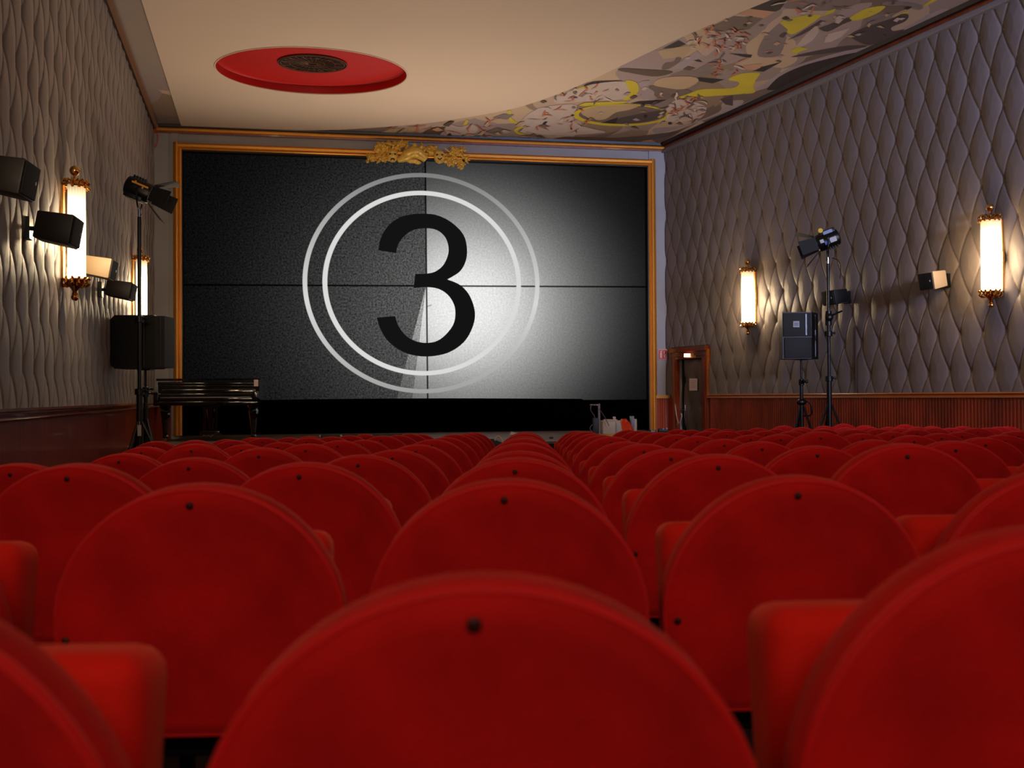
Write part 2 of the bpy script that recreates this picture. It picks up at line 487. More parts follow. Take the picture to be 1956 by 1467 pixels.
# red recess: upright lip, then a shallow dome up to a vent rose
rings = [(1.0, 0.0), (0.998, 0.115), (0.99, 0.122), (0.93, 0.124), (0.80, 0.128), (0.60, 0.132), (0.40, 0.136), (0.34, 0.138)]
v = []; f = []
for k, dz in rings:
    v += [ell(2 * PI * i / NE, k, CEIL + dz) for i in range(NE)]
for r in range(len(rings) - 1):
    for i in range(NE): f.append((r * NE + i, r * NE + (i + 1) % NE, (r + 1) * NE + (i + 1) % NE, (r + 1) * NE + i))
f.append(tuple((len(rings) - 1) * NE + i for i in range(NE)))
rec = obj('red_recess', v, f, REDDISC, ceiling, smooth=True, auto=40)
b = MB(); b.tube([ell(2 * PI * i / NE, 1.008, CEIL - 0.001) for i in range(NE)], 0.012, n=8, closed=True)
b.build('recess_moulding', CEILM, ceiling)
# vent rose
g = obj('vent_rose', [ell(2 * PI * i / NE, 0.362, CEIL + 0.130) for i in range(NE)], [tuple(range(NE))], mat('vent_black', (6, 4, 4), rough=0.9), ceiling)
b = MB()
zz = CEIL + 0.122
for k in (0.362, 0.335, 0.24, 0.13, 0.05):
    b.tube([ell(2 * PI * i / 48, k, zz) for i in range(48)], 0.009 if k > 0.3 else 0.006, n=6, closed=True)
for i in range(24):
    a = 2 * PI * i / 24
    b.tube([ell(a, 0.05, zz), ell(a + 0.06, 0.13, zz), ell(a - 0.05, 0.24, zz), ell(a, 0.345, zz)], 0.0055, n=5)
for i in range(12):
    a = 2 * PI * (i + .5) / 12
    b.tube([ell(a + 0.10 * math.sin(t) / 1, 0.285 + 0.04 * math.cos(t), zz) for t in [2 * PI * q / 10 for q in range(10)]], 0.005, n=5, closed=True)
b.build('rose_tracery', mat('bronze_tracery', (96, 56, 34), rough=0.5, metal=0.2), g)
# unseen roof over everything, added to keep the room light-tight
struct(obj('light_seal_roof', [(-9, FAR_BACK - 1, CEIL + 0.6), (15, FAR_BACK - 1, CEIL + 0.6), (15, 21, CEIL + 0.6), (-9, 21, CEIL + 0.6)], [(0, 1, 2, 3)], mat('upper_plaster', (120, 105, 92), rough=0.8))).name = 'ceiling'

# mural field and its painted shapes
ZM = CEIL + 0.03
def mural_material():
    m = bpy.data.materials.new('mural_ground'); m.use_nodes = True
    nt = m.node_tree; N = nt.nodes; L = nt.links; bs = N['Principled BSDF']; bs.inputs['Roughness'].default_value = 0.6
    tc = N.new('ShaderNodeTexCoord'); nz = N.new('ShaderNodeTexNoise'); nz.inputs['Scale'].default_value = 0.9; nz.inputs['Detail'].default_value = 1
    L.new(tc.outputs['Object'], nz.inputs['Vector'])
    mx = N.new('ShaderNodeMixRGB'); mx.blend_type = 'ADD'; mx.inputs[0].default_value = 1.6
    L.new(tc.outputs['Object'], mx.inputs[1]); L.new(nz.outputs['Color'], mx.inputs[2])
    mp = N.new('ShaderNodeMapping'); mp.inputs['Rotation'].default_value = (0, 0, 0.35); mp.inputs['Scale'].default_value = (1.5, 0.75, 0)
    L.new(mx.outputs[0], mp.inputs[0])
    vo = N.new('ShaderNodeTexVoronoi'); vo.inputs['Scale'].default_value = 1.15
    L.new(mp.outputs[0], vo.inputs['Vector'])
    sp = N.new('ShaderNodeSeparateColor'); L.new(vo.outputs['Color'], sp.inputs[0])
    cr = N.new('ShaderNodeValToRGB'); cr.color_ramp.interpolation = 'CONSTANT'
    cols = [(0.0, (150, 132, 128)), (0.16, (178, 154, 136)), (0.32, (128, 112, 108)), (0.44, (190, 164, 140)), (0.58, (160, 140, 140)),
            (0.72, (140, 118, 100)), (0.86, (184, 160, 148)), (0.94, (112, 94, 86))]
    el = cr.color_ramp.elements
    el[0].position = 0; el[0].color = lin(cols[0][1]); el[1].position = cols[1][0]; el[1].color = lin(cols[1][1])
    for p, c in cols[2:]:
        e = el.new(p); e.color = lin(c)
    L.new(sp.outputs[0], cr.inputs[0]); L.new(cr.outputs[0], bs.inputs['Base Color'])
    return m
wr_end = RC + RD * 15.0
mur = edge + [edge[-1] + dirn * 2.6, Vector((wr_end.x, wr_end.y, 0)), RC, LC + BD * 0.0]
mur = [Vector((p.x, p.y, ZM)) for p in mur]
left_fore = cpt(258, 150); lw = LC + LD * ((left_fore - LC).dot(LD))
mur_l = [edge[0], edge[0] + dl * ((left_fore.y - edge[0].y) / dl.y), Vector((lw.x, lw.y, 0)), LC]
b = MB(); b.poly(mur); b.poly([Vector((p.x, p.y, ZM)) for p in mur_l])
mural = b.build('mural', mural_material(), ceiling, smooth=False)
q0 = mur_l[1]; q1 = mur_l[2]
b = MB(); pe = LC + LD * LEN_L
b.poly([Vector((p.x, p.y, ZM - 0.004)) for p in (q0, rear_l, pe, q1)])
b.build('satin_strip', STRIPM, ceiling, smooth=False)

c5 = lambda x, y: (1250 + x / 3.556, y / 3.556)
c4 = lambda x, y: (900 + x / 3.912, 100 + y / 3.912)
cm = lambda x, y: (1110 + x / 5.015, y / 5.015)
c8 = lambda x, y: (600 + x / 2.876, 180 + y / 2.876)
PAL = dict(D=(44, 32, 34), P=(78, 64, 66), Y=(206, 188, 52), G=(116, 98, 90), H=(132, 118, 118), O=(196, 150, 124), T=(188, 162, 132),
           L=(196, 178, 172), B=(96, 76, 66), V=(166, 150, 156))
SH = [
 ('V', c5, [(640,640),(760,560),(900,470),(1150,385),(1400,320),(1500,300),(1700,190),(1956,60),(1956,130),(1300,430),(800,640),(650,700)]),
 ('G', c5, [(455,700),(900,560),(760,640),(300,830),(60,960),(0,960),(0,930),(250,850)]),
 ('V', c5, [(0,870),(200,850),(440,760),(460,700),(600,680),(560,730),(300,830),(60,900),(0,905)]),
 ('D', c5, [(650,60),(770,0),(840,-40),(900,-30),(885,20),(825,78)]), ('O', c5, [(560,95),(650,60),(820,80),(740,125)]),
 ('G', c5, [(330,205),(540,108),(740,125),(640,200),(470,215)]), ('D', c5, [(55,330),(165,272),(215,300),(150,325)]),
 ('Y', c5, [(850,155),(1000,108),(1080,100),(1130,112),(980,215),(910,228)]), ('H', c5, [(770,225),(850,155),(905,200),(895,235)]),
 ('H', c5, [(740,262),(770,228),(890,240),(890,280),(870,340),(830,385),(710,385),(706,330)]), ('P', c5, [(900,275),(1130,135),(1155,150),(1000,238)]),
 ('L', c5, [(960,330),(1000,270),(1090,180),(1115,195),(1110,225),(1060,285)]), ('Y', c5, [(1320,130),(1400,75),(1480,48),(1570,42),(1510,92),(1390,137)]),
 ('Y', c5, [(1140,112),(1180,75),(1240,55),(1215,85)]), ('Y', c5, [(1620,118),(1690,85),(1750,70),(1700,100)]), ('Y', c5, [(1820,42),(1880,0),(1900,-20),(1960,-20),(1850,38)]),
 ('P', c5, [(1330,235),(1450,180),(1600,130),(1680,95),(1722,98),(1724,122),(1695,150),(1625,178),(1607,195),(1625,212),(1700,200),(1620,250),(1480,302),(1400,290)]),
 ('D', c5, [(770,612),(790,575),(850,520),(960,465),(1100,420),(1380,355),(1300,412),(1100,492),(900,592)]),
 ('P', c5, [(925,388),(1100,345),(1300,312),(1450,312),(1330,340),(1100,372)]), ('H', c5, [(1420,132),(1520,95),(1660,85),(1560,120)]),
 ('H', c5, [(1545,30),(1580,10),(1720,15),(1820,40),(1810,65),(1770,62),(1700,38),(1600,40)]),
 ('Y', c5, [(500,540),(590,500),(715,495),(690,540),(670,590),(672,632),(430,650),(160,668),(250,630),(330,605),(520,600),(572,575),(565,555)]),
 ('D', c5, [(265,545),(300,525),(475,540),(395,567)]), ('Y', c5, [(925,345),(975,318),(1050,330),(950,367)]),
 ('D', c5, [(665,482),(700,462),(865,420),(800,455),(742,487)]), ('D', c5, [(505,362),(665,372),(655,392),(620,390)]),
 ('O', c5, [(585,470),(600,445),(735,430),(720,460),(680,478)]), ('G', c5, [(452,690),(470,650),(620,636),(640,642),(560,680)]),
 ('P', c5, [(1120,195),(1150,180),(1300,130),(1340,140),(1280,165),(1180,215)]), ('L', c5, [(1150,290),(1180,230),(1330,190),(1270,250),(1200,285)]),
 ('T', c5, [(20,345),(100,330),(280,300),(200,390),(60,400)]), ('G', c5, [(50,470),(70,430),(130,420),(150,388),(185,395),(160,430),(90,470)]),
 ('V', c5, [(100,470),(290,345),(330,380),(200,470)]), ('H', c5, [(270,480),(420,400),(470,420),(330,490)]), ('B', c5, [(190,470),(225,448),(280,462),(240,480)]),
 ('D', c4, [(840,250),(880,228),(940,215),(1130,210),(1050,222),(900,245)]), ('L', c4, [(640,330),(900,240),(1150,220),(1190,290),(1130,350),(800,370),(640,380)]),
 ('Y', c4, [(1150,213),(1235,225),(1250,290),(1190,350),(1130,352),(1185,300)]), ('Y', c4, [(800,397),(850,377),(1170,365),(1140,380),(850,402)]),
 ('Y', c4, [(745,290),(830,258),(900,248),(870,262)]), ('D', c4, [(1190,380),(1260,365),(1460,355),(1370,390),(1290,388)]),
 ('G', c4, [(1330,250),(1480,265),(1650,290),(1560,330),(1420,350),(1360,310)]), ('T', c4, [(1360,240),(1430,190),(1640,180),(1700,215),(1590,275),(1440,262)]),
 ('B', c4, [(1100,135),(1130,120),(1300,128),(1500,142),(1460,168),(1350,180),(1180,152)]), ('V', c4, [(1250,230),(1330,210),(1320,260),(1370,300),(1330,350),(1230,345),(1290,300)]),
 ('L', c4, [(500,420),(700,390),(790,400),(760,480),(800,540),(900,570),(1000,600),(640,620),(420,590),(370,520)]),
 ('L', c4, [(1470,400),(1560,350),(1700,380),(1760,420),(1700,500),(1520,520),(1440,500)]),
 ('Y', c4, [(270,440),(300,440),(300,490),(350,530),(300,525),(275,480)]), ('Y', c4, [(320,580),(350,560),(400,552),(345,590),(430,620),(350,612)]),
 ('P', c4, [(130,645),(200,638),(380,640),(392,655),(330,668),(200,662)]), ('G', c4, [(95,595),(200,560),(290,590),(200,618)]),
 ('B', c4, [(580,672),(700,632),(1100,642),(1500,598),(1540,600),(1400,645),(1000,690),(640,702)]), ('G', c4, [(0,650),(90,600),(120,640),(500,680),(0,668)]),
 ('P', c4, [(1860,350),(1956,320),(1956,400),(1900,390)]),
 ('P', c8, [(300,232),(330,222),(560,240),(800,262),(560,262)]), ('L', c8, [(720,205),(740,165),(800,180),(870,165),(900,200),(820,240),(740,235)]),
 ('Y', c8, [(815,170),(835,140),(850,145),(835,170)]), ('T', c8, [(500,225),(520,180),(560,178),(545,215)]), ('B', c8, [(560,235),(640,185),(720,180),(700,240)]),
 ('H', c8, [(980,130),(1040,108),(1100,112),(1060,140)]), ('T', c8, [(330,222),(420,190),(500,185),(480,225)]),
]
groups = {}
def ell_px(fn, cx, cy, rx, ry, n=40): return [(cx + rx * math.cos(2 * PI * i / n), cy + ry * math.sin(2 * PI * i / n)) for i in range(n)]
SH += [('Y', c4, ell_px(None, 1122, 468, 360, 84)), ('G', c4, ell_px(None, 1130, 465, 326, 70)),
       ('T', c4, [(820,450),(900,410),(1050,395),(1250,395),(1180,430),(1080,450),(1000,500),(900,500)]), ('P', c4, [(1090,500),(1200,470),(1440,430),(1450,460),(1380,500),(1250,528),(1080,534)]),
       ('D', c4, [(970,528),(1100,485),(1075,534)])]
rq = random.Random(21)
for fn, x0, x1, y0, y1, n_ in ((c5, 100, 900, 120, 420, 34), (c5, 900, 1700, 20, 260, 26), (c4, 500, 1700, 270, 560, 40), (c8, 560, 1300, 170, 240, 24)):
    for _ in range(n_):
        x_, y_ = rq.uniform(x0, x1), rq.uniform(y0, y1); a_ = rq.uniform(-0.5, 0.3); l_ = rq.uniform(25, 75); w_ = rq.uniform(5, 15)
        SH.append((rq.choice('PGLTOHVLTDB'), fn, [(x_, y_), (x_ + l_ * .5 * math.cos(a_), y_ + l_ * .5 * math.sin(a_) - w_), (x_ + l_ * math.cos(a_), y_ + l_ * math.sin(a_)), (x_ + l_ * .45, y_ + w_ * .7)]))
bm_ = MB(); keys = list(PAL.keys())
for i, (col, fn, pts) in enumerate(SH):
    zl = ZM - 0.0010 - 0.000095 * i
    if len(pts) > 5: pts = smooth_curve(pts, 3, True) if len(pts) < 30 else pts
    bm_.poly([cpt(*fn(*p), z=zl) for p in pts], keys.index(col))
bm_.build('painted_shapes', [mat('mural_' + k, PAL[k], rough=0.6, var=0.12, vscale=3) for k in keys], mural, smooth=False)
# thin brush lines
b = MB(); rnd = random.Random(3)
def stroke(fn, x, y, L_, a, w, mi, wig=0.5):
    pts = []
    for i in range(9):
        pts.append((x, y)); x += math.cos(a) * L_ / 8; y += math.sin(a) * L_ / 16; a += rnd.uniform(-wig, wig)
    zl = ZM - 0.019; P = [cpt(*fn(*p), z=zl) for p in pts]
    v = []; f = []
    for i, p in enumerate(P):
        t = (P[min(i + 1, 8)] - P[max(i - 1, 0)]).normalized(); s = Vector((-t.y, t.x, 0)) * w * math.sin(PI * (i + .6) / 9.2)
        v += [p + s, p - s]
    b.add(v, [(2 * i, 2 * i + 1, 2 * i + 3, 2 * i + 2) for i in range(8)], mi)
for fn, x0, x1, y0, y1, n in ((c4, 600, 1040, 270, 380, 18), (c4, 450, 900, 420, 590, 26), (c4, 1480, 1720, 330, 500, 22), (c5, 280, 640, 190, 350, 34),
                              (c5, 360, 560, 400, 520, 14), (c5, 80, 290, 680, 800, 16), (c5, 900, 1350, 0, 60, 12), (c8, 440, 1000, 150, 225, 14)):
    for i in range(n):
        stroke(fn, rnd.uniform(x0, x1), rnd.uniform(y0, y1), rnd.uniform(50, 130), rnd.uniform(0, 2 * PI), rnd.uniform(0.009, 0.022), rnd.choice([0, 0, 0, 1, 2]))
b.build('brush_lines', [mat('mural_line_orange', (190, 112, 84), rough=0.6), mat('mural_line_grey', (110, 92, 92), rough=0.6), mat('mural_line_pale', (206, 188, 180), rough=0.6)], mural, smooth=False)

# ---- cornices
def bar(name, P0, Dr, Nr, s0, s1, prof, m, z=CEIL):
    b = MB(); c0 = P0 + Dr * s0; c1 = P0 + Dr * s1
    b.prism([c0 + Nr * p[0] + Z * (z + p[1]) for p in prof], c1 - c0)
    return struct(b.build(name, m))
rnd_prof = lambda cx, cz, r, n=10: [(cx + r * math.cos(2 * PI * i / n), cz + r * math.sin(2 * PI * i / n)) for i in range(n)]
bar('trim_10', RC, RD, RN, 0.0, LEN_R, [(0.0, -0.15), (0.09, -0.15), (0.10, -0.13), (0.10, -0.085), (0.085, -0.07), (0.0, -0.07)], GREYTR)
bar('trim_11', RC, RD, RN, 0.0, LEN_R, [(0.0, -0.07), (0.075, -0.07), (0.085, -0.045), (0.075, -0.02), (0.0, -0.02)], WOODR)
bar('trim_12', RC, RD, RN, 0.0, LEN_R, [(0.0, -0.02), (0.13, -0.02), (0.16, 0.028), (0.0, 0.028)], DARKTR)
bar('trim_13', LC, LD, LN, 0.0, LEN_L, rnd_prof(0.07, -0.03, 0.045), mat('brown_cornice', (120, 84, 62), rough=0.3))
bar('trim_14', LC, LD, LN, 0.0, LEN_L, [(0.0, -0.09), (0.045, -0.085), (0.05, 0.028), (0.0, 0.028)], DARKTR)
bar('trim_15', LC, BD, BN, 0.0, BLEN, rnd_prof(0.07, -0.06, 0.034), GOLD)
bar('trim_16', LC, BD, BN, 0.0, BLEN, [(0.0, -0.02), (0.09, -0.02), (0.10, 0.028), (0.0, 0.028)], DARKTR)
bar('trim_17', LC, BD, BN, 0.0, BLEN, [(0.0, -0.12), (0.05, -0.12), (0.06, -0.08), (0.0, -0.075)], WOODR)

# ================================================================== stage
def stage_front(x): return 14.65 + 0.173 * x
sx0, sx1 = -5.45, 2.5
b = MB()
def backy(x): return LC.y + (x - LC.x) * (RC.y - LC.y) / (RC.x - LC.x)
pts = [(sx0, stage_front(sx0)), (sx1, stage_front(sx1)), (sx1, backy(sx1) + 0.25), (sx0, backy(sx0) + 0.25)]
b.prism([(x, y, STAGE_Z - 0.05) for x, y in pts], (0, 0, 0.05), 0)
pts2 = [(sx0 + .02, stage_front(sx0) + .03), (sx1 - .02, stage_front(sx1) + .03), (sx1 - .02, backy(sx1) + 0.2), (sx0 + .02, backy(sx0) + 0.2)]
b.prism([(x, y, -0.3) for x, y in pts2], (0, 0, STAGE_Z - 0.05 + 0.3), 1)
st = struct(b.build('stage', [STAGEW, mat('stage_front_black', (8, 7, 7), rough=0.8)], smooth=False))
b = MB()
b.tube([(x, stage_front(x) - 0.012, STAGE_Z - 0.012) for x in (sx0, -2, sx1)], 0.012, n=8)
b.build('nosing', mat('pale_nosing', (150, 140, 128), rough=0.5), st)

# ================================================================== screen
SW0, SW1 = sB(on_back(345, 500, -0.14)), sB(on_back(1239, 500, -0.14))
z_sb = on_back(800, 766, -0.14).z; z_st = on_back(790, 300, -0.14).z + 0.05
scr_o = LC + BD * ((SW0 + SW1) / 2) - BN * 0.14; scr_o.z = (z_sb + z_st) / 2
SM = frame_M(scr_o, BD, Z.cross(BD))        # local x along the wall, local z up
SMi = SM.inverted()
def sl(px, py): return SMi @ on_back(px, py, -0.14)
c_ring = sl(808.8, 540.6)
RX = (sl(1034.6 - 4, 540).x - sl(583 + 4, 540).x) / 2
RY = (sl(808.8, 330.2 + 4).z - sl(808.8, 751 - 4).z) / 2
def screen_material():
    m = bpy.data.materials.new('projected_countdown'); m.use_nodes = True
    nt = m.node_tree; N = nt.nodes; L = nt.links
    for nd in list(N): N.remove(nd)
    out = N.new('ShaderNodeOutputMaterial'); em = N.new('ShaderNodeEmission'); L.new(em.outputs[0], out.inputs[0])
    tc = N.new('ShaderNodeTexCoord'); sp = N.new('ShaderNodeSeparateXYZ'); L.new(tc.outputs['Object'], sp.inputs[0])
    def M(op, a, b=None, c=None, clamp=False):
        n = N.new('ShaderNodeMath'); n.operation = op; n.use_clamp = clamp
        for i, q in enumerate((a, b, c)):
            if q is None: continue
            if isinstance(q, (int, float)): n.inputs[i].default_value = q
            else: L.new(q, n.inputs[i])
        return n.outputs[0]
    def ramp(fac, pts):
        cr = N.new('ShaderNodeValToRGB'); el = cr.color_ramp.elements; cr.color_ramp.interpolation = 'B_SPLINE'
        el[0].position = pts[0][0]; el[0].color = (pts[0][1],) * 3 + (1,)
        el[1].position = pts[-1][0]; el[1].color = (pts[-1][1],) * 3 + (1,)
        for p, val in pts[1:-1]:
            e = el.new(p); e.color = (val, val, val, 1)
        L.new(fac, cr.inputs[0]); return cr.outputs[0]
    X, Zc = sp.outputs[0], sp.outputs[2]
    def band(d, w, s=0.010):                # 1 inside |d|<w, soft edge
        return M('SUBTRACT', 1.0, M('DIVIDE', M('SUBTRACT', M('ABSOLUTE', d), w), s, clamp=True), clamp=True)
    cx, cz = c_ring.x, c_ring.z
    dx = M('DIVIDE', M('SUBTRACT', X, cx), RX / RY); dz = M('SUBTRACT', Zc, cz)
    rr = M('SQRT', M('ADD', M('MULTIPLY', dx, dx), M('MULTIPLY', dz, dz)))
    # light falling off around a hot spot right of the centre
    hot = sl(888, 582); k = 1 / (5.2 * RY / 2.03)
    hx = M('DIVIDE', M('SUBTRACT', X, hot.x), RX / RY); hz = M('SUBTRACT', Zc, hot.z)
    hr = M('MULTIPLY', M('SQRT', M('ADD', M('MULTIPLY', hx, hx), M('MULTIPLY', M('MULTIPLY', hz, hz), 1.12))), k)
    right = ramp(hr, [(0.0, 0.88), (0.12, 0.82), (0.24, 0.46), (0.33, 0.26), (0.43, 0.115), (0.54, 0.034), (0.66, 0.008), (0.82, 0.003)])
    left = ramp(hr, [(0.0, 0.105), (0.2, 0.092), (0.34, 0.060), (0.48, 0.034), (0.62, 0.017), (0.78, 0.006), (1.0, 0.002)])
    cv0, cv1 = sl(812.5, 320), sl(817, 762)
    slope = (cv1.x - cv0.x) / (cv1.z - cv0.z)
    vx = M('SUBTRACT', M('SUBTRACT', X, cv0.x), M('MULTIPLY', M('SUBTRACT', Zc, cv0.z), slope))
    isr = M('GREATER_THAN', vx, 0.0)
    ctr = sl(814, 545)
    wx = M('SUBTRACT', X, ctr.x); wz = M('SUBTRACT', ctr.z, Zc)
    below = M('GREATER_THAN', wz, 0.0)
    w1 = M('MULTIPLY', M('GREATER_THAN', M('ADD', wx, M('MULTIPLY', wz, 0.126)), 0.0), below)
    w2 = M('MULTIPLY', M('GREATER_THAN', M('ADD', wx, M('MULTIPLY', wz, 0.262)), 0.0), below)
    bright = M('MAXIMUM', isr, M('MAXIMUM', w1, M('MULTIPLY', w2, 0.42)))
    base = M('ADD', M('MULTIPLY', right, bright), M('MULTIPLY', left, M('SUBTRACT', 1.0, bright)))
    # film grain
    nz = N.new('ShaderNodeTexNoise'); nz.inputs['Scale'].default_value = 30; nz.inputs['Detail'].default_value = 2; nz.inputs['Roughness'].default_value = 0.8
    L.new(tc.outputs['Object'], nz.inputs['Vector'])
    gr = M('MAXIMUM', M('MULTIPLY_ADD', nz.outputs['Fac'], 4.4, -1.2), 0.08)
    gmix = M('ADD', M('MULTIPLY', gr, M('SUBTRACT', 1.0, M('MULTIPLY', bright, 0.80))), M('MULTIPLY', bright, 0.80))
    base = M('MULTIPLY', base, gmix)
    # rings
    vfall = M('MULTIPLY_ADD', M('ABSOLUTE', M('ADD', dz, 0.35)), -0.20, 0.68, clamp=True)
    r1 = band(M('SUBTRACT', rr, RY), 0.034)
    r2 = band(M('SUBTRACT', rr, RY * 0.834), 0.036)
    base = M('ADD', M('MULTIPLY', base, M('SUBTRACT', 1.0, r1)), M('MULTIPLY', vfall, r1))
    base = M('ADD', M('MULTIPLY', base, M('SUBTRACT', 1.0, r2)), M('MULTIPLY', 0.70, r2))
    # cross lines
    lv = band(vx, 0.010); 
    h0, h1 = sl(352, 544), sl(1236, 548); hs = (h1.z - h0.z) / (h1.x - h0.x)
    lh = band(M('SUBTRACT', M('SUBTRACT', Zc, h0.z), M('MULTIPLY', M('SUBTRACT', X, h0.x), hs)), 0.010)
    notring = M('SUBTRACT', 1.0, M('MAXIMUM', r1, r2))
    lines = M('MULTIPLY', M('MAXIMUM', lv, lh), notring)
    base = M('MULTIPLY', base, M('SUBTRACT', 1.0, M('MULTIPLY', lines, 0.93)))
    # a scratch on the film
    sc0 = sl(820, 584)
    sx = M('SUBTRACT', X, sc0.x); sz = M('SUBTRACT', M('SUBTRACT', Zc, sc0.z), M('MULTIPLY', M('SUBTRACT', X, sc0.x), 0.35))
    scr = M('MULTIPLY', band(sz, 0.008), band(sx, 0.04))
    base = M('MULTIPLY', base, M('SUBTRACT', 1.0, M('MULTIPLY', scr, 0.45)))
    L.new(base, em.inputs['Strength']); em.inputs['Color'].default_value = (1, 0.995, 0.985, 1)
    return m
hw = (SW1 - SW0) / 2 + 0.03; hh = (z_st - z_sb) / 2
b = MB(); b.box((0, 0.012, 0), (hw * 2, 0.02, hh * 2))
screen = b.build('cinema_screen', screen_material(), smooth=False); screen.matrix_world = SM
tag(screen, 'wide cinema screen showing a black and white film countdown with a large 3', 'cinema screen')
c7 = lambda x, y: (560 + x / 3.26, 320 + y / 3.26)
seg = [[(530,515),(545,440),(590,365),(660,312),(740,291),(800,288),(880,293),(960,325),(1030,380),(1070,440),(1083,520),(1072,590),(1035,650),(960,697)],
       [(960,697),(1040,732),(1100,800),(1132,905),(1115,1000),(1060,1090),(960,1155),(825,1177),(700,1155),(600,1090),(545,1010),(521,935)],
       [(635,925),(655,985),(700,1045),(760,1080),(830,1092),(900,1078),(960,1030),(1000,970),(1010,905),(1000,850),(965,795),(910,758),(840,745),(750,750)],
       [(760,663),(835,660),(890,645),(940,600),(968,520),(950,440),(895,390),(815,378),(735,395),(680,440),(650,490),(642,533)]]
out = []
for s_ in seg:
    cs = smooth_curve(s_, 5)
    if out and (Vector(out[-1]) - Vector(cs[0])).length < 1: cs = cs[1:]
    out += cs
pp = []
for x, y in out:
    q = sl(*c7(x, y)); pp.append(Vector((q.x, -0.002, q.z)))
b = MB(); b.poly(pp)
num = b.build('projected_numeral', None and [] or mat('projected_black', (3, 3, 3), rough=0.95, spec=0.05, emit=(1, 1, 1), estr=0.006), screen, smooth=False)

# black masking drape between screen and stage floor
b = MB(); v = []; f = []; n = 220
sA, sZ = SW0 - 0.02, SW1 + 0.02
for i in range(n + 1):
    s = sA + (sZ - sA) * i / n
    dpt = -0.07 + 0.035 * math.sin(i * 0.9) * (0.6 + 0.4 * math.sin(i * 0.13))
    top = z_sb + 0.02 + (0.03 * math.sin(PI * min(1, max(0, (s - sA) / 7.3))) if s - sA < 7.3 else -0.02)
    P = LC + BD * s + BN * dpt
    v += [(P.x, P.y, STAGE_Z + 0.003), (P.x, P.y, top)]
f = [(2 * i, 2 * i + 2, 2 * i + 3, 2 * i + 1) for i in range(n)]
dr = obj('masking_drape', v, f, DRAPE, smooth=True)
sm = dr.modifiers.new('thickness', 'SOLIDIFY'); sm.thickness = 0.01
tag(dr, 'black masking drape hanging from the screen down to the stage floor', 'drape')

# ================================================================== gilded frame round the screen
fr = thing('screen_frame', 'gilded moulded frame around the cinema screen', 'frame', Matrix.Translation(LC + BD * s_l))
fr.location = (0, 0, 0)
fprof = [(-0.06, -0.03), (-0.06, 0.045), (-0.035, 0.06), (-0.02, 0.05), (0.0, 0.085), (0.025, 0.095), (0.05, 0.085), (0.065, 0.05), (0.085, 0.04), (0.09, -0.03)]
# local profile: (across, out); 'across' positive points away from the opening
def frame_side(name, pA, pB, outward, parent, m):
    b = MB()
    base = [pA + outward * a + BN * o for a, o in fprof]
    b.prism(base, pB - pA)
    return b.build(name, m, parent)
xl = LC + BD * (sB(on_back(341, 500))); xr = LC + BD * (sB(on_back(1244, 500)))
zt_l = on_back(341, 281).z; zt_r = on_back(1243, 312).z; ztf = (zt_l + zt_r) / 2
zb_f = STAGE_Z
for nm, p_, o_ in (('left_member', xl, -BD), ('right_member', xr, BD)):
    frame_side('upright', p_ + Z * zb_f, p_ + Z * (ztf + 0.07), o_, fr, GOLD)
fprof = [(a * 0.7 + (0.01 if a > 0 else -0.01), o) for a, o in fprof]
frame_side('top_rail', xl + Z * ztf, xr + Z * ztf, Z, fr, GOLD)
b = MB()                                    # red-brown inner bead and dark reveal
for p_, sg in ((xl, 1), (xr, -1)):
    b.prism([p_ + BD * sg * 0.06 + BN * o + Z * zb_f for o in (-0.14,)] + [p_ + BD * sg * 0.06 + BN * 0.03 + Z * zb_f, p_ + BD * sg * 0.075 + BN * 0.03 + Z * zb_f, p_ + BD * sg * 0.075 - BN * 0.14 + Z * zb_f], Z * (ztf - 0.06 - zb_f))
b.prism([xl + BN * 0.03 + Z * (ztf - 0.06), xl - BN * 0.14 + Z * (ztf - 0.06), xl - BN * 0.14 + Z * (ztf - 0.075), xl + BN * 0.03 + Z * (ztf - 0.075)], xr - xl)
b.build('inner_reveal', DARKTR, fr, smooth=False)

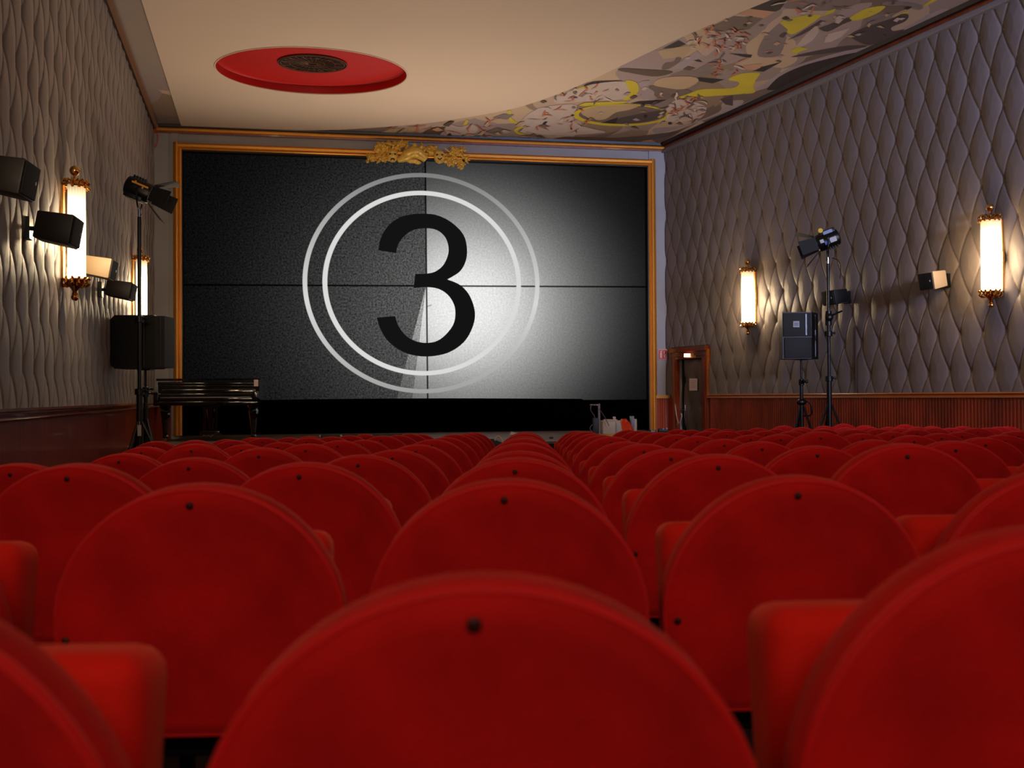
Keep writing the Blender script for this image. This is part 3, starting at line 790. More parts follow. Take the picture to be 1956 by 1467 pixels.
# carved ornament above the screen
def carve():
    o0 = on_back(800, 297, 0.09)
    M0 = frame_M(o0, BD, Z.cross(BD))
    t = thing('carved_ornament', 'gilded carved ornament of two masks, scroll and leaves over the screen frame', 'ornament', M0)
    U = 18.3 / 1900.0                       # metres per pixel there
    q = lambda x, y: Vector(((x - 800) * U * 1.02, 0, -(y - 297) * U))
    cz = lambda x, y: (700 + x / 9.78, 260 + y / 9.78)
    R = random.Random(5)
    def P(x, y, d=0.0):
        p = q(*cz(x, y)); p.y = -d; return p
    # masks
    for (mx, my, w, h, smile) in ((500, 395, 110, 120, False), (1350, 380, 112, 130, True)):
        m = MB(); c = P(mx, my, 0.03)
        a, bb = w / 9.78 * U, h / 9.78 * U
        m.ball(c, (a * 0.95, 0.055, bb * 1.0), n=20)
        m.ball(c + Vector((0, -0.045, 0.0)), (a * 0.16, 0.035, bb * 0.3), n=10)           # nose
        m.ball(c + Vector((0, -0.03, bb * 0.55)), (a * 0.75, 0.03, bb * 0.2), n=12)        # brow
        m.ball(c + Vector((0, -0.03, -bb * 0.75)), (a * 0.35, 0.03, bb * 0.18), n=12)      # chin
        for sgn in (-1, 1): m.ball(c + Vector((sgn * a * 0.5, -0.035, -bb * 0.15)), (a * 0.26, 0.025, bb * 0.22), n=10)
        mk = m.build('mask', GOLDO, t, auto=60)
        for sgn in (-1, 1):
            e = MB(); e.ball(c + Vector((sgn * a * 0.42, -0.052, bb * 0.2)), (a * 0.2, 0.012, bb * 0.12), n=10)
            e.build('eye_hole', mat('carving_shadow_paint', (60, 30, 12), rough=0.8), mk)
        e = MB()
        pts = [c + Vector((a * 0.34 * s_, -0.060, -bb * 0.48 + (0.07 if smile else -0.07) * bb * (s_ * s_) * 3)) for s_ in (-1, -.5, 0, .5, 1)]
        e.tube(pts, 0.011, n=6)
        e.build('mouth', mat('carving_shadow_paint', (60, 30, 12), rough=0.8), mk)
    # central scroll
    s_ = MB()
    path = [P(590, 480, 0.03), P(700, 430, 0.05), P(800, 360, 0.07), P(920, 330, 0.075), P(1020, 380, 0.07), P(1110, 450, 0.06)]
    s_.tube([Vector(p) for p in smooth_curve([tuple(p) for p in path], 5)], [0.035, 0.045, 0.055, 0.062, 0.072, 0.082, 0.09, 0.095, 0.10, 0.10, 0.10, 0.10, 0.10, 0.105, 0.11, 0.11, 0.11, 0.105, 0.10, 0.095, 0.09, 0.085, 0.08, 0.075, 0.07, 0.05][:26], n=12)
    s_.tube([P(740, 370, 0.06), P(760, 310, 0.07), P(810, 250, 0.07), P(870, 225, 0.07), P(940, 235, 0.06), P(980, 280, 0.05)], 0.018, n=8)
    s_.ball(P(900, 195, 0.05), 0.05, n=12); s_.ball(P(1020, 230, 0.05), 0.045, n=12)
    s_.ball(P(860, 480, 0.05), (0.12, 0.05, 0.045), n=14); s_.ball(P(950, 505, 0.045), (0.07, 0.04, 0.035), n=12)
    s_.build('scroll', GOLDO, t, auto=60)
    # staves crossing behind the masks
    for a0, a1 in (((270, 390), (430, 230)), ((1450, 225), (1830, 520)), ((1470, 380), (1560, 490)), ((590, 220), (640, 300))):
        m = MB(); m.tube([P(*a0, 0.05), P(*a1, 0.05)], 0.015, n=8); m.build('stave', GOLDO, t)
    # leaves and flowers
    def leaf(c, ang, L_, w):
        m = MB(); d = Vector((math.cos(ang), 0, math.sin(ang))); s2 = Vector((-d.z, 0, d.x))
        v = [c]; 
        for k in (0.25, 0.5, 0.75):
            ww = w * math.sin(PI * k) ; rise = -0.03 * math.sin(PI * k)
            v += [c + d * L_ * k + s2 * ww, c + d * L_ * k + Vector((0, rise - 0.012, 0)), c + d * L_ * k - s2 * ww]
        v.append(c + d * L_ + Vector((0, -0.012, 0)))
        f = [(0, 2, 1), (0, 3, 2)]
        for k in (0, 1):
            i = 1 + 3 * k
            f += [(i, i + 1, i + 4, i + 3), (i + 1, i + 2, i + 5, i + 4)]
        f += [(7, 8, 10), (8, 9, 10)]
        m.add(v, f); return m
    for (x0, x1, y0, y1, nb) in ((70, 400, 410, 480, 12), (170, 420, 180, 320, 14), (430, 780, 170, 260, 12), (1050, 1300, 200, 310, 12), (1460, 1860, 380, 540, 16), (1540, 1760, 220, 340, 9)):
        m = MB()
        for i in range(nb):
            c = P(R.uniform(x0, x1), R.uniform(y0, y1), R.uniform(0.01, 0.05))
            for j in range(3):
                lf = leaf(c, R.uniform(0, 2 * PI), R.uniform(0.07, 0.12), R.uniform(0.02, 0.035)); m.add(lf.v, lf.f)
            m.ball(c + Vector((0, -0.02, 0)), R.uniform(0.016, 0.032), n=8)
        m.build('leaf_cluster', GOLDO, t, auto=50)
    for (x, y) in ((120, 430), (220, 300), (1600, 260), (1690, 310), (1520, 490), (1730, 470)):
        m = MB(); c = P(x, y, 0.05)
        for k in range(6):
            a = 2 * PI * k / 6; m.ball(c + Vector((0.035 * math.cos(a), 0, 0.035 * math.sin(a))), (0.022, 0.018, 0.022), n=8)
        m.ball(c + Vector((0, -0.015, 0)), 0.018, n=8); m.build('rosette', GOLDO, t, auto=60)
carve()

# ================================================================== door in the right wall
def rw(s, z, off=0.0):
    p = RC + RD * s + RN * off; return Vector((p.x, p.y, z))
RM = frame_M(rw(0, 0, 0), RD, -RN)           # local x along wall (towards camera), y into the wall, z up
if (RM.to_3x3() @ Vector((0, 0, 1))).z < 0:
    RM = frame_M(rw(0, 0, 0), RD, RN)
def wbox(b, s0, s1, z0, z1, o0, o1, mi=0):
    b.prism([rw(s0, z0, o0), rw(s1, z0, o0), rw(s1, z0, o1), rw(s0, z0, o1)], Z * (z1 - z0), mi)
dd = bpy.data.objects.new('door_1', None); C.objects.link(dd); dd['kind'] = 'structure'
dd['label'] = 'fabric-covered side door left of the far right sconce'
b = MB()
wbox(b, 0.25, 0.41, 0, 2.05, -0.02, 0.05); wbox(b, 0.28, 0.36, 0, 2.05, 0.05, 0.075)
wbox(b, 1.25, 1.41, 0, 2.05, -0.02, 0.05); wbox(b, 1.31, 1.39, 0, 2.05, 0.05, 0.075)
wbox(b, 0.25, 1.41, 2.05, 2.20, -0.02, 0.05); wbox(b, 0.22, 1.44, 2.18, 2.26, -0.02, 0.10); wbox(b, 0.26, 1.40, 2.10, 2.14, 0.05, 0.075)
b.build('door_frame', WOODR, dd, smooth=False)
b = MB(); wbox(b, 0.36, 1.33, 0, 2.12, -0.12, -0.10); b.build('gap_shade_panel', mat('gap_shade_black', (4, 3, 3), rough=0.9), dd, smooth=False)  # black panel standing in for the shade inside the door gap
b = MB(); wbox(b, 1.41, 1.45, RR, 2.2, 0.0, 0.06); b.build('edge_bead', RAILW, dd, smooth=False)
tufted('door_leaf', RC - RN * 0.06, RD, RN, 0.54, 1.25, 0.02, 2.04, 0.35, 0.455, 0.9, EZ + 0.27, mat('door_fabric', (96, 84, 76), rough=0.6, var=0.1, vscale=2), res=0.025, parent=dd, depth=0.02)
b = MB(); b.box((0, 0, 0), (0.045, 0.014, 0.24), bev=0.004)
b.tube([(0, -0.005, 0.03), (0, -0.05, 0.03), (-0.12, -0.055, 0.028)], 0.010, n=8)
h_ = b.build('door_handle', CHROME, dd); h_.matrix_world = frame_M(rw(0.60, 1.08, -0.015), RD, -RN if (RD.cross(-RN)).z > 0 else RN)
def paper_on_right(name, label, cat, px0, py0, px1, py1, off, m):
    v = [on_right(px0, py1, off), on_right(px1, py1, off), on_right(px1, py0, off), on_right(px0, py0, off)]
    b = MB(); b.prism(v, RN * 0.003); o = b.build(name, m, None, smooth=False); return tag(o, label, cat)
nt_ = paper_on_right('notice_paper', 'pinkish white notice sheet taped to the side door', 'notice', 1317, 723, 1332, 746, -0.02, WHITE)
b = MB()
for i in range(5):
    yy = 727 + i * 3.2
    b.prism([on_right(1319, yy + 1, -0.016), on_right(1330 - (i % 3), yy + 1, -0.016), on_right(1330 - (i % 3), yy, -0.016), on_right(1319, yy, -0.016)], RN * 0.0006)
b.build('text_lines', mat('faded_print', (190, 160, 160), rough=0.7), nt_, smooth=False)
# lit lamp over the door
lt = thing('door_lamp', 'small glowing lamp unit on the lintel of the side door', 'lamp', Matrix.Translation(on_right(1318, 679, 0.06)))
lp = Matrix.Translation(on_right(1318, 679, 0.06)).inverted()
def rbox_at(px0, px1, py0, py1, o0, o1, name, m, parent, inv):
    b = MB(); v = [on_right(px0, py1, o0), on_right(px1, py1, o0), on_right(px1, py0, o0), on_right(px0, py0, o0)]
    b.prism([inv @ p for p in v], RN * (o1 - o0)); return b.build(name, m, parent, smooth=False)
rbox_at(1309, 1330, 675, 683, 0.05, 0.075, 'backing_plate', mat('ochre_plate', (180, 130, 50), rough=0.5), lt, lp)
rbox_at(1310.5, 1319, 675.5, 682, 0.075, 0.12, 'lit_lens', LAMPE, lt, lp)
rbox_at(1321, 1325, 675, 681, 0.075, 0.10, 'switch_box', mat('ochre_plate', (180, 130, 50)), lt, lp)
# switch plate and cable
o = paper_on_right('switch_plate', 'yellowed narrow switch plate beside the side door frame', 'switch', 1288.2, 729, 1291.2, 746, 0.04, mat('yellowed_plastic', (215, 200, 130), rough=0.4))
b = MB()
pts = [on_right(1289, 757, 0.05), on_right(1290, 775, 0.05), on_right(1292.5, 795, 0.06), on_right(1295, 806, 0.07), on_right(1293, 811, 0.07), on_right(1299, 806, 0.10), on_right(1302, 795, 0.11), on_right(1301, 790, 0.1)]
b.tube([Vector(p) for p in smooth_curve([tuple(p) for p in pts], 5)], 0.010, n=6)
tag(b.build('hanging_cable', CABLE), 'thin pale cable dangling beside the side door handle', 'cable')
# fire sign on the screen wall
so = on_back(1265.5, 677, 0.035)
sg = thing('fire_sign', 'small red fire extinguisher sign right of the gilded screen frame', 'sign', frame_M(so, BD, Z.cross(BD)))
U = 18.95 / 1900
b = MB(); b.box((0, 0, 0), (18 * U, 0.01, 20 * U)); b.build('sign_panel', SIGNR, sg, smooth=False)
b = MB()
for z_ in (-9.2, 9.2): b.box((0, -0.006, z_ * U), (17.5 * U, 0.003, 0.7 * U))
b.box((-8.4 * U, -0.006, 0), (0.7 * U, 0.003, 19 * U)); b.box((8.4 * U, -0.006, 0), (0.7 * U, 0.003, 19 * U))
b.box((-3.3 * U, -0.007, -2 * U), (3.6 * U, 0.004, 10 * U), bev=0.001); b.box((-3.3 * U, -0.007, 5 * U), (2 * U, 0.004, 3 * U)); b.box((-1.8 * U, -0.007, 6.5 * U), (3.5 * U, 0.004, 1.0 * U))
b.tube([(4.5 * U, -0.008, 6 * U), (3 * U, -0.008, 3 * U), (5.5 * U, -0.008, 0), (3.5 * U, -0.008, -3 * U), (5 * U, -0.008, -7 * U)], 0.9 * U, n=6)
b.build('sign_pictogram', SIGNW, sg, smooth=False)
# red cable loop in the left corner
b = MB(); co = on_back(296, 258, 0.12)
lp_ = [co + BD * dx + Z * dz for dx, dz in ((0, .16), (-.03, .06), (-.045, -.05), (-.02, -.15), (0.0, -.2), (.03, -.14), (.045, -.03), (.02, .07))]
b.tube([Vector(p) for p in smooth_curve([tuple(p) for p in lp_], 5, True)], 0.008, n=6, closed=True)
b.tube([co + Z * .16, co + Z * .22 - BN * 0.12], 0.008, n=6)
tag(b.build('cable_loop', REDCAB), 'loop of red cable hanging in the upper left corner', 'cable')

# ================================================================== wall sconces
def sconce_emission():
    m = bpy.data.materials.new('lit_glass_rods'); m.use_nodes = True
    nt = m.node_tree; N = nt.nodes; L = nt.links; bs = N['Principled BSDF']
    bs.inputs['Base Color'].default_value = lin((190, 165, 110)); bs.inputs['Roughness'].default_value = 0.25
    tc = N.new('ShaderNodeTexCoord'); sp = N.new('ShaderNodeSeparateXYZ'); L.new(tc.outputs['Object'], sp.inputs[0])
    cr = N.new('ShaderNodeValToRGB'); mr = N.new('ShaderNodeMapRange')
    mr.inputs[1].default_value = -0.43; mr.inputs[2].default_value = 0.43; L.new(sp.outputs[2], mr.inputs[0]); L.new(mr.outputs[0], cr.inputs[0])
    el = cr.color_ramp.elements; el[0].position = 0; el[0].color = (0.7, 0.7, 0.7, 1); el[1].position = 1; el[1].color = (0.03, 0.03, 0.03, 1)
    for p, v in ((0.08, 1.0), (0.60, 1.0), (0.76, 0.42), (0.90, 0.12)):
        e = el.new(p); e.color = (v, v, v, 1)
    ml = N.new('ShaderNodeMath'); ml.operation = 'MULTIPLY'; L.new(cr.outputs[0], ml.inputs[0]); ml.inputs[1].default_value = SC_E
    bs.inputs['Emission Color'].default_value = (1.0, 0.85, 0.56, 1); L.new(ml.outputs[0], bs.inputs['Emission Strength'])
    return m
SC_E = 9.0
SCM = sconce_emission()
def sconce(P, N_, label, dim=False, light=22):
    x = Z.cross(N_).normalized()
    Mx = frame_M(P, x, -N_) if (x.cross(-N_)).z > 0 else frame_M(P, -x, -N_)
    t = thing('wall_sconce', label, 'wall lamp', Mx, 'glass rod wall sconces')
    # glass rods round a half drum
    b = MB(); R_ = 0.115
    n = 15
    for i in range(n):
        a = PI * i / (n - 1)
        cx, cy = R_ * math.cos(a), 0.03 - R_ * 0.95 * math.sin(a)
        b.tube([(cx, cy, -0.43), (cx, cy, 0.43)], 0.0135, n=8)
    b.build('glass_rods', SCM, t)
    b = MB(); b.box((0, 0.10, 0), (0.20, 0.04, 0.86), bev=0.005); b.build('back_plate', BRASS, t)
    for sgn in (1, -1):
        b = MB(); zc = sgn * 0.435
        b.lathe([(0.124, -0.012), (0.130, 0.0), (0.124, 0.014)], 28, Matrix.Translation((0, 0.0, zc)) @ Matrix.Scale(0.95, 4, (0, 1, 0)))
        for i in range(14):
            a = 2 * PI * i / 14
            bx, by = 0.122 * math.cos(a), 0.115 * math.sin(a)
            b.tube([(bx, by, zc), (bx * 1.10, by * 1.10, zc + sgn * 0.03), (bx * 0.9, by * 0.9, zc + sgn * 0.055), (bx * 0.55, by * 0.55, zc + sgn * 0.045)], 0.009, n=6)
            b.ball((bx * 1.08, by * 1.08, zc - sgn * 0.018), 0.014, n=8)
        b.build('crown', BRASS, t)
        b = MB()
        if sgn > 0:
            b.lathe([(0.06, 0.02), (0.035, 0.05), (0.014, 0.07), (0.012, 0.10), (0.02, 0.105)], 20, Matrix.Translation((0, 0, zc)))
            b.ball((0, 0, zc + 0.145), 0.047, n=20)
        else:
            b.lathe([(0.012, -0.14), (0.03, -0.125), (0.018, -0.105), (0.03, -0.08), (0.075, -0.04), (0.09, -0.01)], 20, Matrix.Translation((0, 0, zc)))
            b.ball((0, 0, zc - 0.155), 0.034, n=16)
        b.build('finial', BRASS, t, auto=50)
    ld = bpy.data.lights.new('sconce_bulb', 'POINT'); ld.energy = light; ld.color = (1.0, 0.72, 0.42); ld.shadow_soft_size = 0.10
    lo = bpy.data.objects.new('sconce_bulb', ld); C.objects.link(lo); lo.parent = t; lo.location = (0, -0.26, -0.05)
    return t
def on_line(px, N_, P0, off):               # wall point (offset) under a pixel column; height from pixel row given later
    return on_plane(px, 700, P0 + N_ * off, N_)
def place_sconce(px, py, side, label, light):
    P0, N_ = (LC, LN) if side < 0 else (RC, RN)
    p = on_plane(px, py, P0 + N_ * 0.14, N_)
    return sconce(p, N_, label, light=light)
place_sconce(143, 446, -1, 'glass rod sconce on the left wall behind the second small speaker', 24)
place_sconce(268, 554, -1, 'glass rod sconce on the left wall behind the studio lamp pole', 24)
place_sconce(1428, 568, 1, 'glass rod sconce on the right wall, nearest the side door', 28)
place_sconce(1892, 489, 1, 'glass rod sconce on the right wall, largest, near the right edge', 28)
# the same sconces further back along both walls, outside the frame
def rear_sconce(P0, D_, N_, s, label):
    p = P0 + D_ * s + N_ * 0.14; p.z = EZ + 1.65; sconce(p, N_, label, light=12)
rear_sconce(LC, LD, LN, 13.9, 'glass rod sconce on the left wall beside the nearest seats')
rear_sconce(LC, LD, LN, 19.2, 'glass rod sconce on the left wall behind the photographer')
rear_sconce(RC, RD, RN, 13.4, 'glass rod sconce on the right wall beside the middle rows')
rear_sconce(RC, RD, RN, 19.0, 'glass rod sconce on the right wall behind the photographer')

# ================================================================== small surround speakers
def wall_speaker(P, N_, along, label, px_lit=False, rot=0.0, size=(0.25, 0.25, 0.23), body=SPKBODY):
    # local: x along the wall (towards the camera), y into the wall, z up
    x = along; y = -N_
    if x.cross(y).z < 0: x = -x
    Mx = frame_M(P, x, y)
    t = thing('wall_speaker', label, 'speaker', Mx, 'small surround speakers on the walls')
    w, d, h = size
    tilt = Matrix.Rotation(math.radians(10), 4, 'X') @ Matrix.Rotation(rot, 4, 'Z')
    b = MB()                                # cabinet narrowing slightly towards the back
    v = [(-w / 2, -d / 2, -h / 2), (w / 2, -d / 2, -h / 2), (w / 2, -d / 2, h / 2), (-w / 2, -d / 2, h / 2),
         (-w * 0.42, d / 2, -h * 0.44), (w * 0.42, d / 2, -h * 0.44), (w * 0.42, d / 2, h * 0.44), (-w * 0.42, d / 2, h * 0.44)]
    bm = bmesh.new(); vs = [bm.verts.new(p) for p in v]
    for q in ((0, 1, 2, 3), (5, 4, 7, 6), (4, 0, 3, 7), (1, 5, 6, 2), (3, 2, 6, 7), (4, 5, 1, 0)): bm.faces.new([vs[i] for i in q])
    bmesh.ops.bevel(bm, geom=bm.edges[:], offset=0.012, segments=2, profile=0.5, affect='EDGES')
    bm.verts.index_update()
    b.add([tilt @ q.co for q in bm.verts], [tuple(k.index for k in f.verts) for f in bm.faces]); bm.free()
    b.build('cabinet', body, t)
    b = MB(); b.box((0, -d / 2 - 0.006, 0), (w * 0.9, 0.014, h * 0.9), M=tilt, bev=0.005); g = b.build('front_grille', GRILLE, t)
    b = MB(); b.box((w * 0.28, -d / 2 - 0.015, 0), (0.014, 0.004, 0.022), M=tilt); b.build('badge', SILV, t, smooth=False)
    b = MB(); b.box((0, d / 2 + 0.075, 0), (0.13, 0.05, 0.17)); b.tube([(0, d / 2 + 0.08, 0), (0, d / 2 - 0.02, 0)], 0.018, n=8)
    b.build('wall_bracket', BLACKM, t)
    return t
def place_spk(px, py, side, label, rot=0.0, size=(0.25, 0.25, 0.23), body=SPKBODY):
    P0, N_, D_ = (LC, LN, LD) if side < 0 else (RC, RN, RD)
    p = on_plane(px, py, P0 + N_ * 0.25, N_)
    return wall_speaker(p, N_, D_, label, rot=rot, size=size, body=body)
LITBODY = mat('lamplit_speaker_cabinet', (150, 128, 100), rough=0.5)  # sconce light on the cabinet, put in as a paler colour
place_spk(14, 338, -1, 'small black wall speaker cut by the left edge, highest on the left wall', rot=-0.15, size=(0.25, 0.27, 0.23))
place_spk(110, 438, -1, 'small dark wall speaker in front of the nearer left sconce', rot=-0.1, size=(0.27, 0.28, 0.24))
place_spk(188, 511, -1, 'small lit-sided wall speaker just right of the nearer left sconce', rot=-0.1, size=(0.24, 0.28, 0.20), body=LITBODY)
place_spk(230, 554, -1, 'small dark wall speaker left of the farther left sconce', rot=-0.1, size=(0.26, 0.28, 0.20))
place_spk(1783, 535, 1, 'small wall speaker with lit side, left of the largest sconce', rot=0.0, size=(0.25, 0.24, 0.23), body=LITBODY)
place_spk(1596, 567, 1, 'small black wall speaker behind the right studio lamp pole', rot=0.0, size=(0.27, 0.26, 0.21), body=BLACK)

# ================================================================== stands, studio lamps, big speakers
def tripod(t, top, hub, foot_r, azs, r0=0.018, tape=None, floor_drop=None):
    """local z = 0 is the floor"""
    b = MB(); b.tube([(0, 0, 0.18), (0, 0, hub + 0.35)], r0 * 1.35, n=12); b.build('lower_pole', BLACKM, t)
    b = MB(); b.tube([(0, 0, hub + 0.3), (0, 0, top)], r0 * 0.85, n=12); b.build('upper_pole', BLACKM, t)
    for zc in (hub + 0.36, (hub + top) / 2):
        b = MB(); b.lathe([(r0 * 1.2, -0.04), (r0 * 2.0, -0.035), (r0 * 2.0, 0.035), (r0 * 1.2, 0.04)], 14, Matrix.Translation((0, 0, zc)))
        b.tube([(0, 0, zc), (0.07, 0, zc + 0.01)], 0.010, n=8); b.ball((0.08, 0, zc + 0.01), (0.02, 0.012, 0.02), n=10); b.build('clamp', BLACKM, t)
    for i, a in enumerate(azs):
        b = MB(); dx, dy = math.cos(a), math.sin(a)
        b.tube([(dx * 0.03, dy * 0.03, hub), (dx * foot_r * 0.55, dy * foot_r * 0.55, hub * 0.45), (dx * foot_r, dy * foot_r, 0.015)], 0.017, n=8)
        b.tube([(dx * 0.02, dy * 0.02, 0.22), (dx * foot_r * 0.5, dy * foot_r * 0.5, hub * 0.5)], 0.009, n=6)
        lg = b.build('leg', BLACKM, t)
        if tape:
            m = MB(); k0, k1 = tape
            q = lambda k: (dx * foot_r * k, dy * foot_r * k, hub + (0.015 - hub) * k) if k > .55 else (dx * (0.03 + (foot_r * .55 - .03) * k / .55), dy * (0.03 + (foot_r * .55 - .03) * k / .55), hub * (1 - k))
            m.tube([q(k0), q(k1)], 0.019, n=8); m.build('tape_band', YELLOW, lg)
        m = MB(); m.ball((dx * foot_r, dy * foot_r, 0.018), 0.018, n=8); m.build('rubber_foot', BLACK, lg)
def lamp_head(t, M0, kind):
    """fresnel studio lamp; local +x is the beam"""
    b = MB()
    b.lathe([(0.06, -0.17), (0.11, -0.15), (0.125, -0.10), (0.125, 0.12), (0.115, 0.15), (0.10, 0.155)], 20, M0 @ Matrix.Rotation(PI / 2, 4, 'Y'))
    b.box((-0.02, 0, -0.10), (0.22, 0.17, 0.08), M=M0, bev=0.01)
    hd = b.build('lamp_housing', BLACKM, t)
    b = MB(); b.lathe([(0.098, 0.150), (0.098, 0.158), (0.05, 0.17), (0.0005, 0.175)], 20, M0 @ Matrix.Rotation(PI / 2, 4, 'Y')); b.build('lens', mat('dark_lens', (20, 20, 24), rough=0.08), t)
    # cooling ribs and labels
    b = MB()
    for i in range(5): b.box((-0.10 + i * 0.035, 0, 0.125), (0.012, 0.12, 0.03), M=M0)
    b.build('cooling_ribs', BLACKM, hd, smooth=False)
    side = -1
    if kind == 'gold':
        b = MB(); b.box((0.02, side * 0.122, 0.045), (0.20, 0.01, 0.022), M=M0); b.box((-0.04, side * 0.122, 0.06), (0.02, 0.01, 0.02), M=M0); b.box((0.06, side * 0.122, 0.02), (0.02, 0.01, 0.02), M=M0)
        b.build('gilt_label', mat('gilt_label', (220, 150, 50), rough=0.35, emit=(0.8, 0.45, 0.1), estr=0.0), hd, smooth=False)
    else:
        for (x, z, w, h, m_, nm) in ((-0.06, 0.03, 0.09, 0.07, SILV, 'silver_label'), (0.03, 0.045, 0.06, 0.05, BLUEG, 'blue_label'), (0.09, 0.0, 0.05, 0.05, SILV, 'silver_label'), (-0.03, -0.10, 0.13, 0.05, mat('pale_blue_label', (120, 140, 180), rough=0.4), 'ballast_label')):
            b = MB(); b.box((x, side * (0.125 if z > -0.05 else 0.09), z), (w, 0.012, h), M=M0); b.build(nm, m_, hd, smooth=False)
        b = MB(); b.lathe([(0.03, -0.012), (0.036, 0.0), (0.03, 0.012)], 12, M0 @ Matrix.Translation((0.06, -0.13, -0.15)) @ Matrix.Rotation(PI / 2, 4, 'X')); b.build('yellow_knob', YELLOW, t)
    # four barn doors
    for (ax, sg, w1) in (('z', 1, 0.24), ('z', -1, 0.24), ('y', 1, 0.17), ('y', -1, 0.17)):
        L_ = 0.27; op = 0.55 if ax == 'z' else 0.45
        dx = L_ * math.cos(op); do = L_ * math.sin(op)
        if ax == 'z': v = [(0.16, -0.09, sg * 0.11), (0.16, 0.09, sg * 0.11), (0.16 + dx, w1 * 0.72, sg * (0.11 + do)), (0.16 + dx, -w1 * 0.72, sg * (0.11 + do))]
        else: v = [(0.16, sg * 0.11, -0.09), (0.16, sg * 0.11, 0.09), (0.16 + dx, sg * (0.11 + do), w1 * 0.6), (0.16 + dx, sg * (0.11 + do), -w1 * 0.6)]
        b = MB(); v = [M0 @ Vector(p) for p in v]; nrm = (v[1] - v[0]).cross(v[2] - v[0]).normalized()
        b.prism(v, nrm * 0.004); b.build('barn_door', GRILLE, t, smooth=False)
    # yoke
    b = MB()
    o = M0 @ Vector((0, 0, 0)); R3 = M0.to_3x3()
    yv = (R3 @ Vector((0, 1, 0))).normalized()
    pts = [o + yv * 0.15, o + yv * 0.155 - Z * 0.12, o + yv * 0.09 - Z * 0.21, o - Z * 0.235, o - yv * 0.09 - Z * 0.21, o - yv * 0.155 - Z * 0.12, o - yv * 0.15]
    b.tube([Vector(p) for p in smooth_curve([tuple(p) for p in pts], 4)], 0.010, n=8)
    for s_ in (1, -1): b.tube([o + yv * s_ * 0.11, o + yv * s_ * 0.19], 0.018, n=10)
    b.build('yoke', BLACKM, t)
    b = MB(); b.tube([o - Z * 0.235, o - Z * 0.36], 0.018, n=10); b.ball(o - Z * 0.30 + yv * 0.04, 0.022, n=10); b.build('spigot', CHROME, t)
def studio_lamp(px, py_head, D, kind, beam, label, azs, hub_py, tape=None, tilt=0.0):
    P = at(px, py_head, D); fz = floor_z(P.x, P.y)
    t = thing('studio_lamp', label, 'studio lamp', Matrix.Translation((P.x, P.y, fz)))
    hub = at(px, hub_py, D).z - fz; zh = P.z - fz
    tripod(t, zh - 0.33, hub, 0.52, azs, r0=0.027, tape=tape)
    # beam direction in the plane roughly across the picture
    d = Vector(beam).normalized(); y = Z.cross(d).normalized()
    if kind == 'silver': y = y
    z = d.cross(y)
    M0 = Matrix(((d.x, y.x, z.x, 0), (d.y, y.y, z.y, 0), (d.z, y.z, z.z, zh), (0, 0, 0, 1)))
    if M0.to_3x3().col[1].y > 0:            # labels (local -y) face the seats
        lamp_head(t, M0, kind)
    else:
        lamp_head(t, M0 @ Matrix.Rotation(PI, 4, 'X'), kind)
    return t
lamp_l = studio_lamp(266, 362, 11.9, 'gold', (1.0, 0.15, -0.42), 'black studio lamp on a tall stand against the left wall', (math.radians(250), math.radians(10), math.radians(130)), 806, tape=(0.52, 0.60))
lamp_r = studio_lamp(1581, 459, 14.1, 'silver', (-1.0, 0.25, -0.36), 'black studio lamp with blue and silver labels on the right stand', (math.radians(200), math.radians(-35), math.radians(90)), 772)
# safety cable of the right lamp, grip head and paper tag
b = MB(); b.tube([Vector(p) for p in smooth_curve([(0.05, -0.03, 2.0 + 1.28), (0.14, -0.03, 3.24), (0.17, -0.03, 3.1), (0.155, -0.03, 2.98)], 5)], 0.007, n=6); b.build('safety_cable', BLACK, lamp_r)
b = MB(); z0 = at(1583, 612, 14.1).z; b.tube([(0, 0, z0 - 0.1), (0, 0, z0 + 0.1)], 0.045, n=12); b.tube([(-0.05, -0.04, z0), (0.18, -0.04, z0 + 0.10)], 0.014, n=8); b.ball((0, -0.05, z0 + 0.01), (0.055, 0.03, 0.055), n=12); b.build('grip_head', BLACKM, lamp_r)
b = MB(); zt = at(266, 822, 11.9).z - floor_z(-4.48, 11.9); b.box((0.02, -0.06, zt), (0.045, 0.004, 0.13)); b.tube([(0.02, -0.06, zt + .065), (0.01, -0.02, zt + .12)], 0.003, n=5); b.build('paper_tag', mat('grey_tag', (160, 155, 150), rough=0.7), lamp_l, smooth=False)
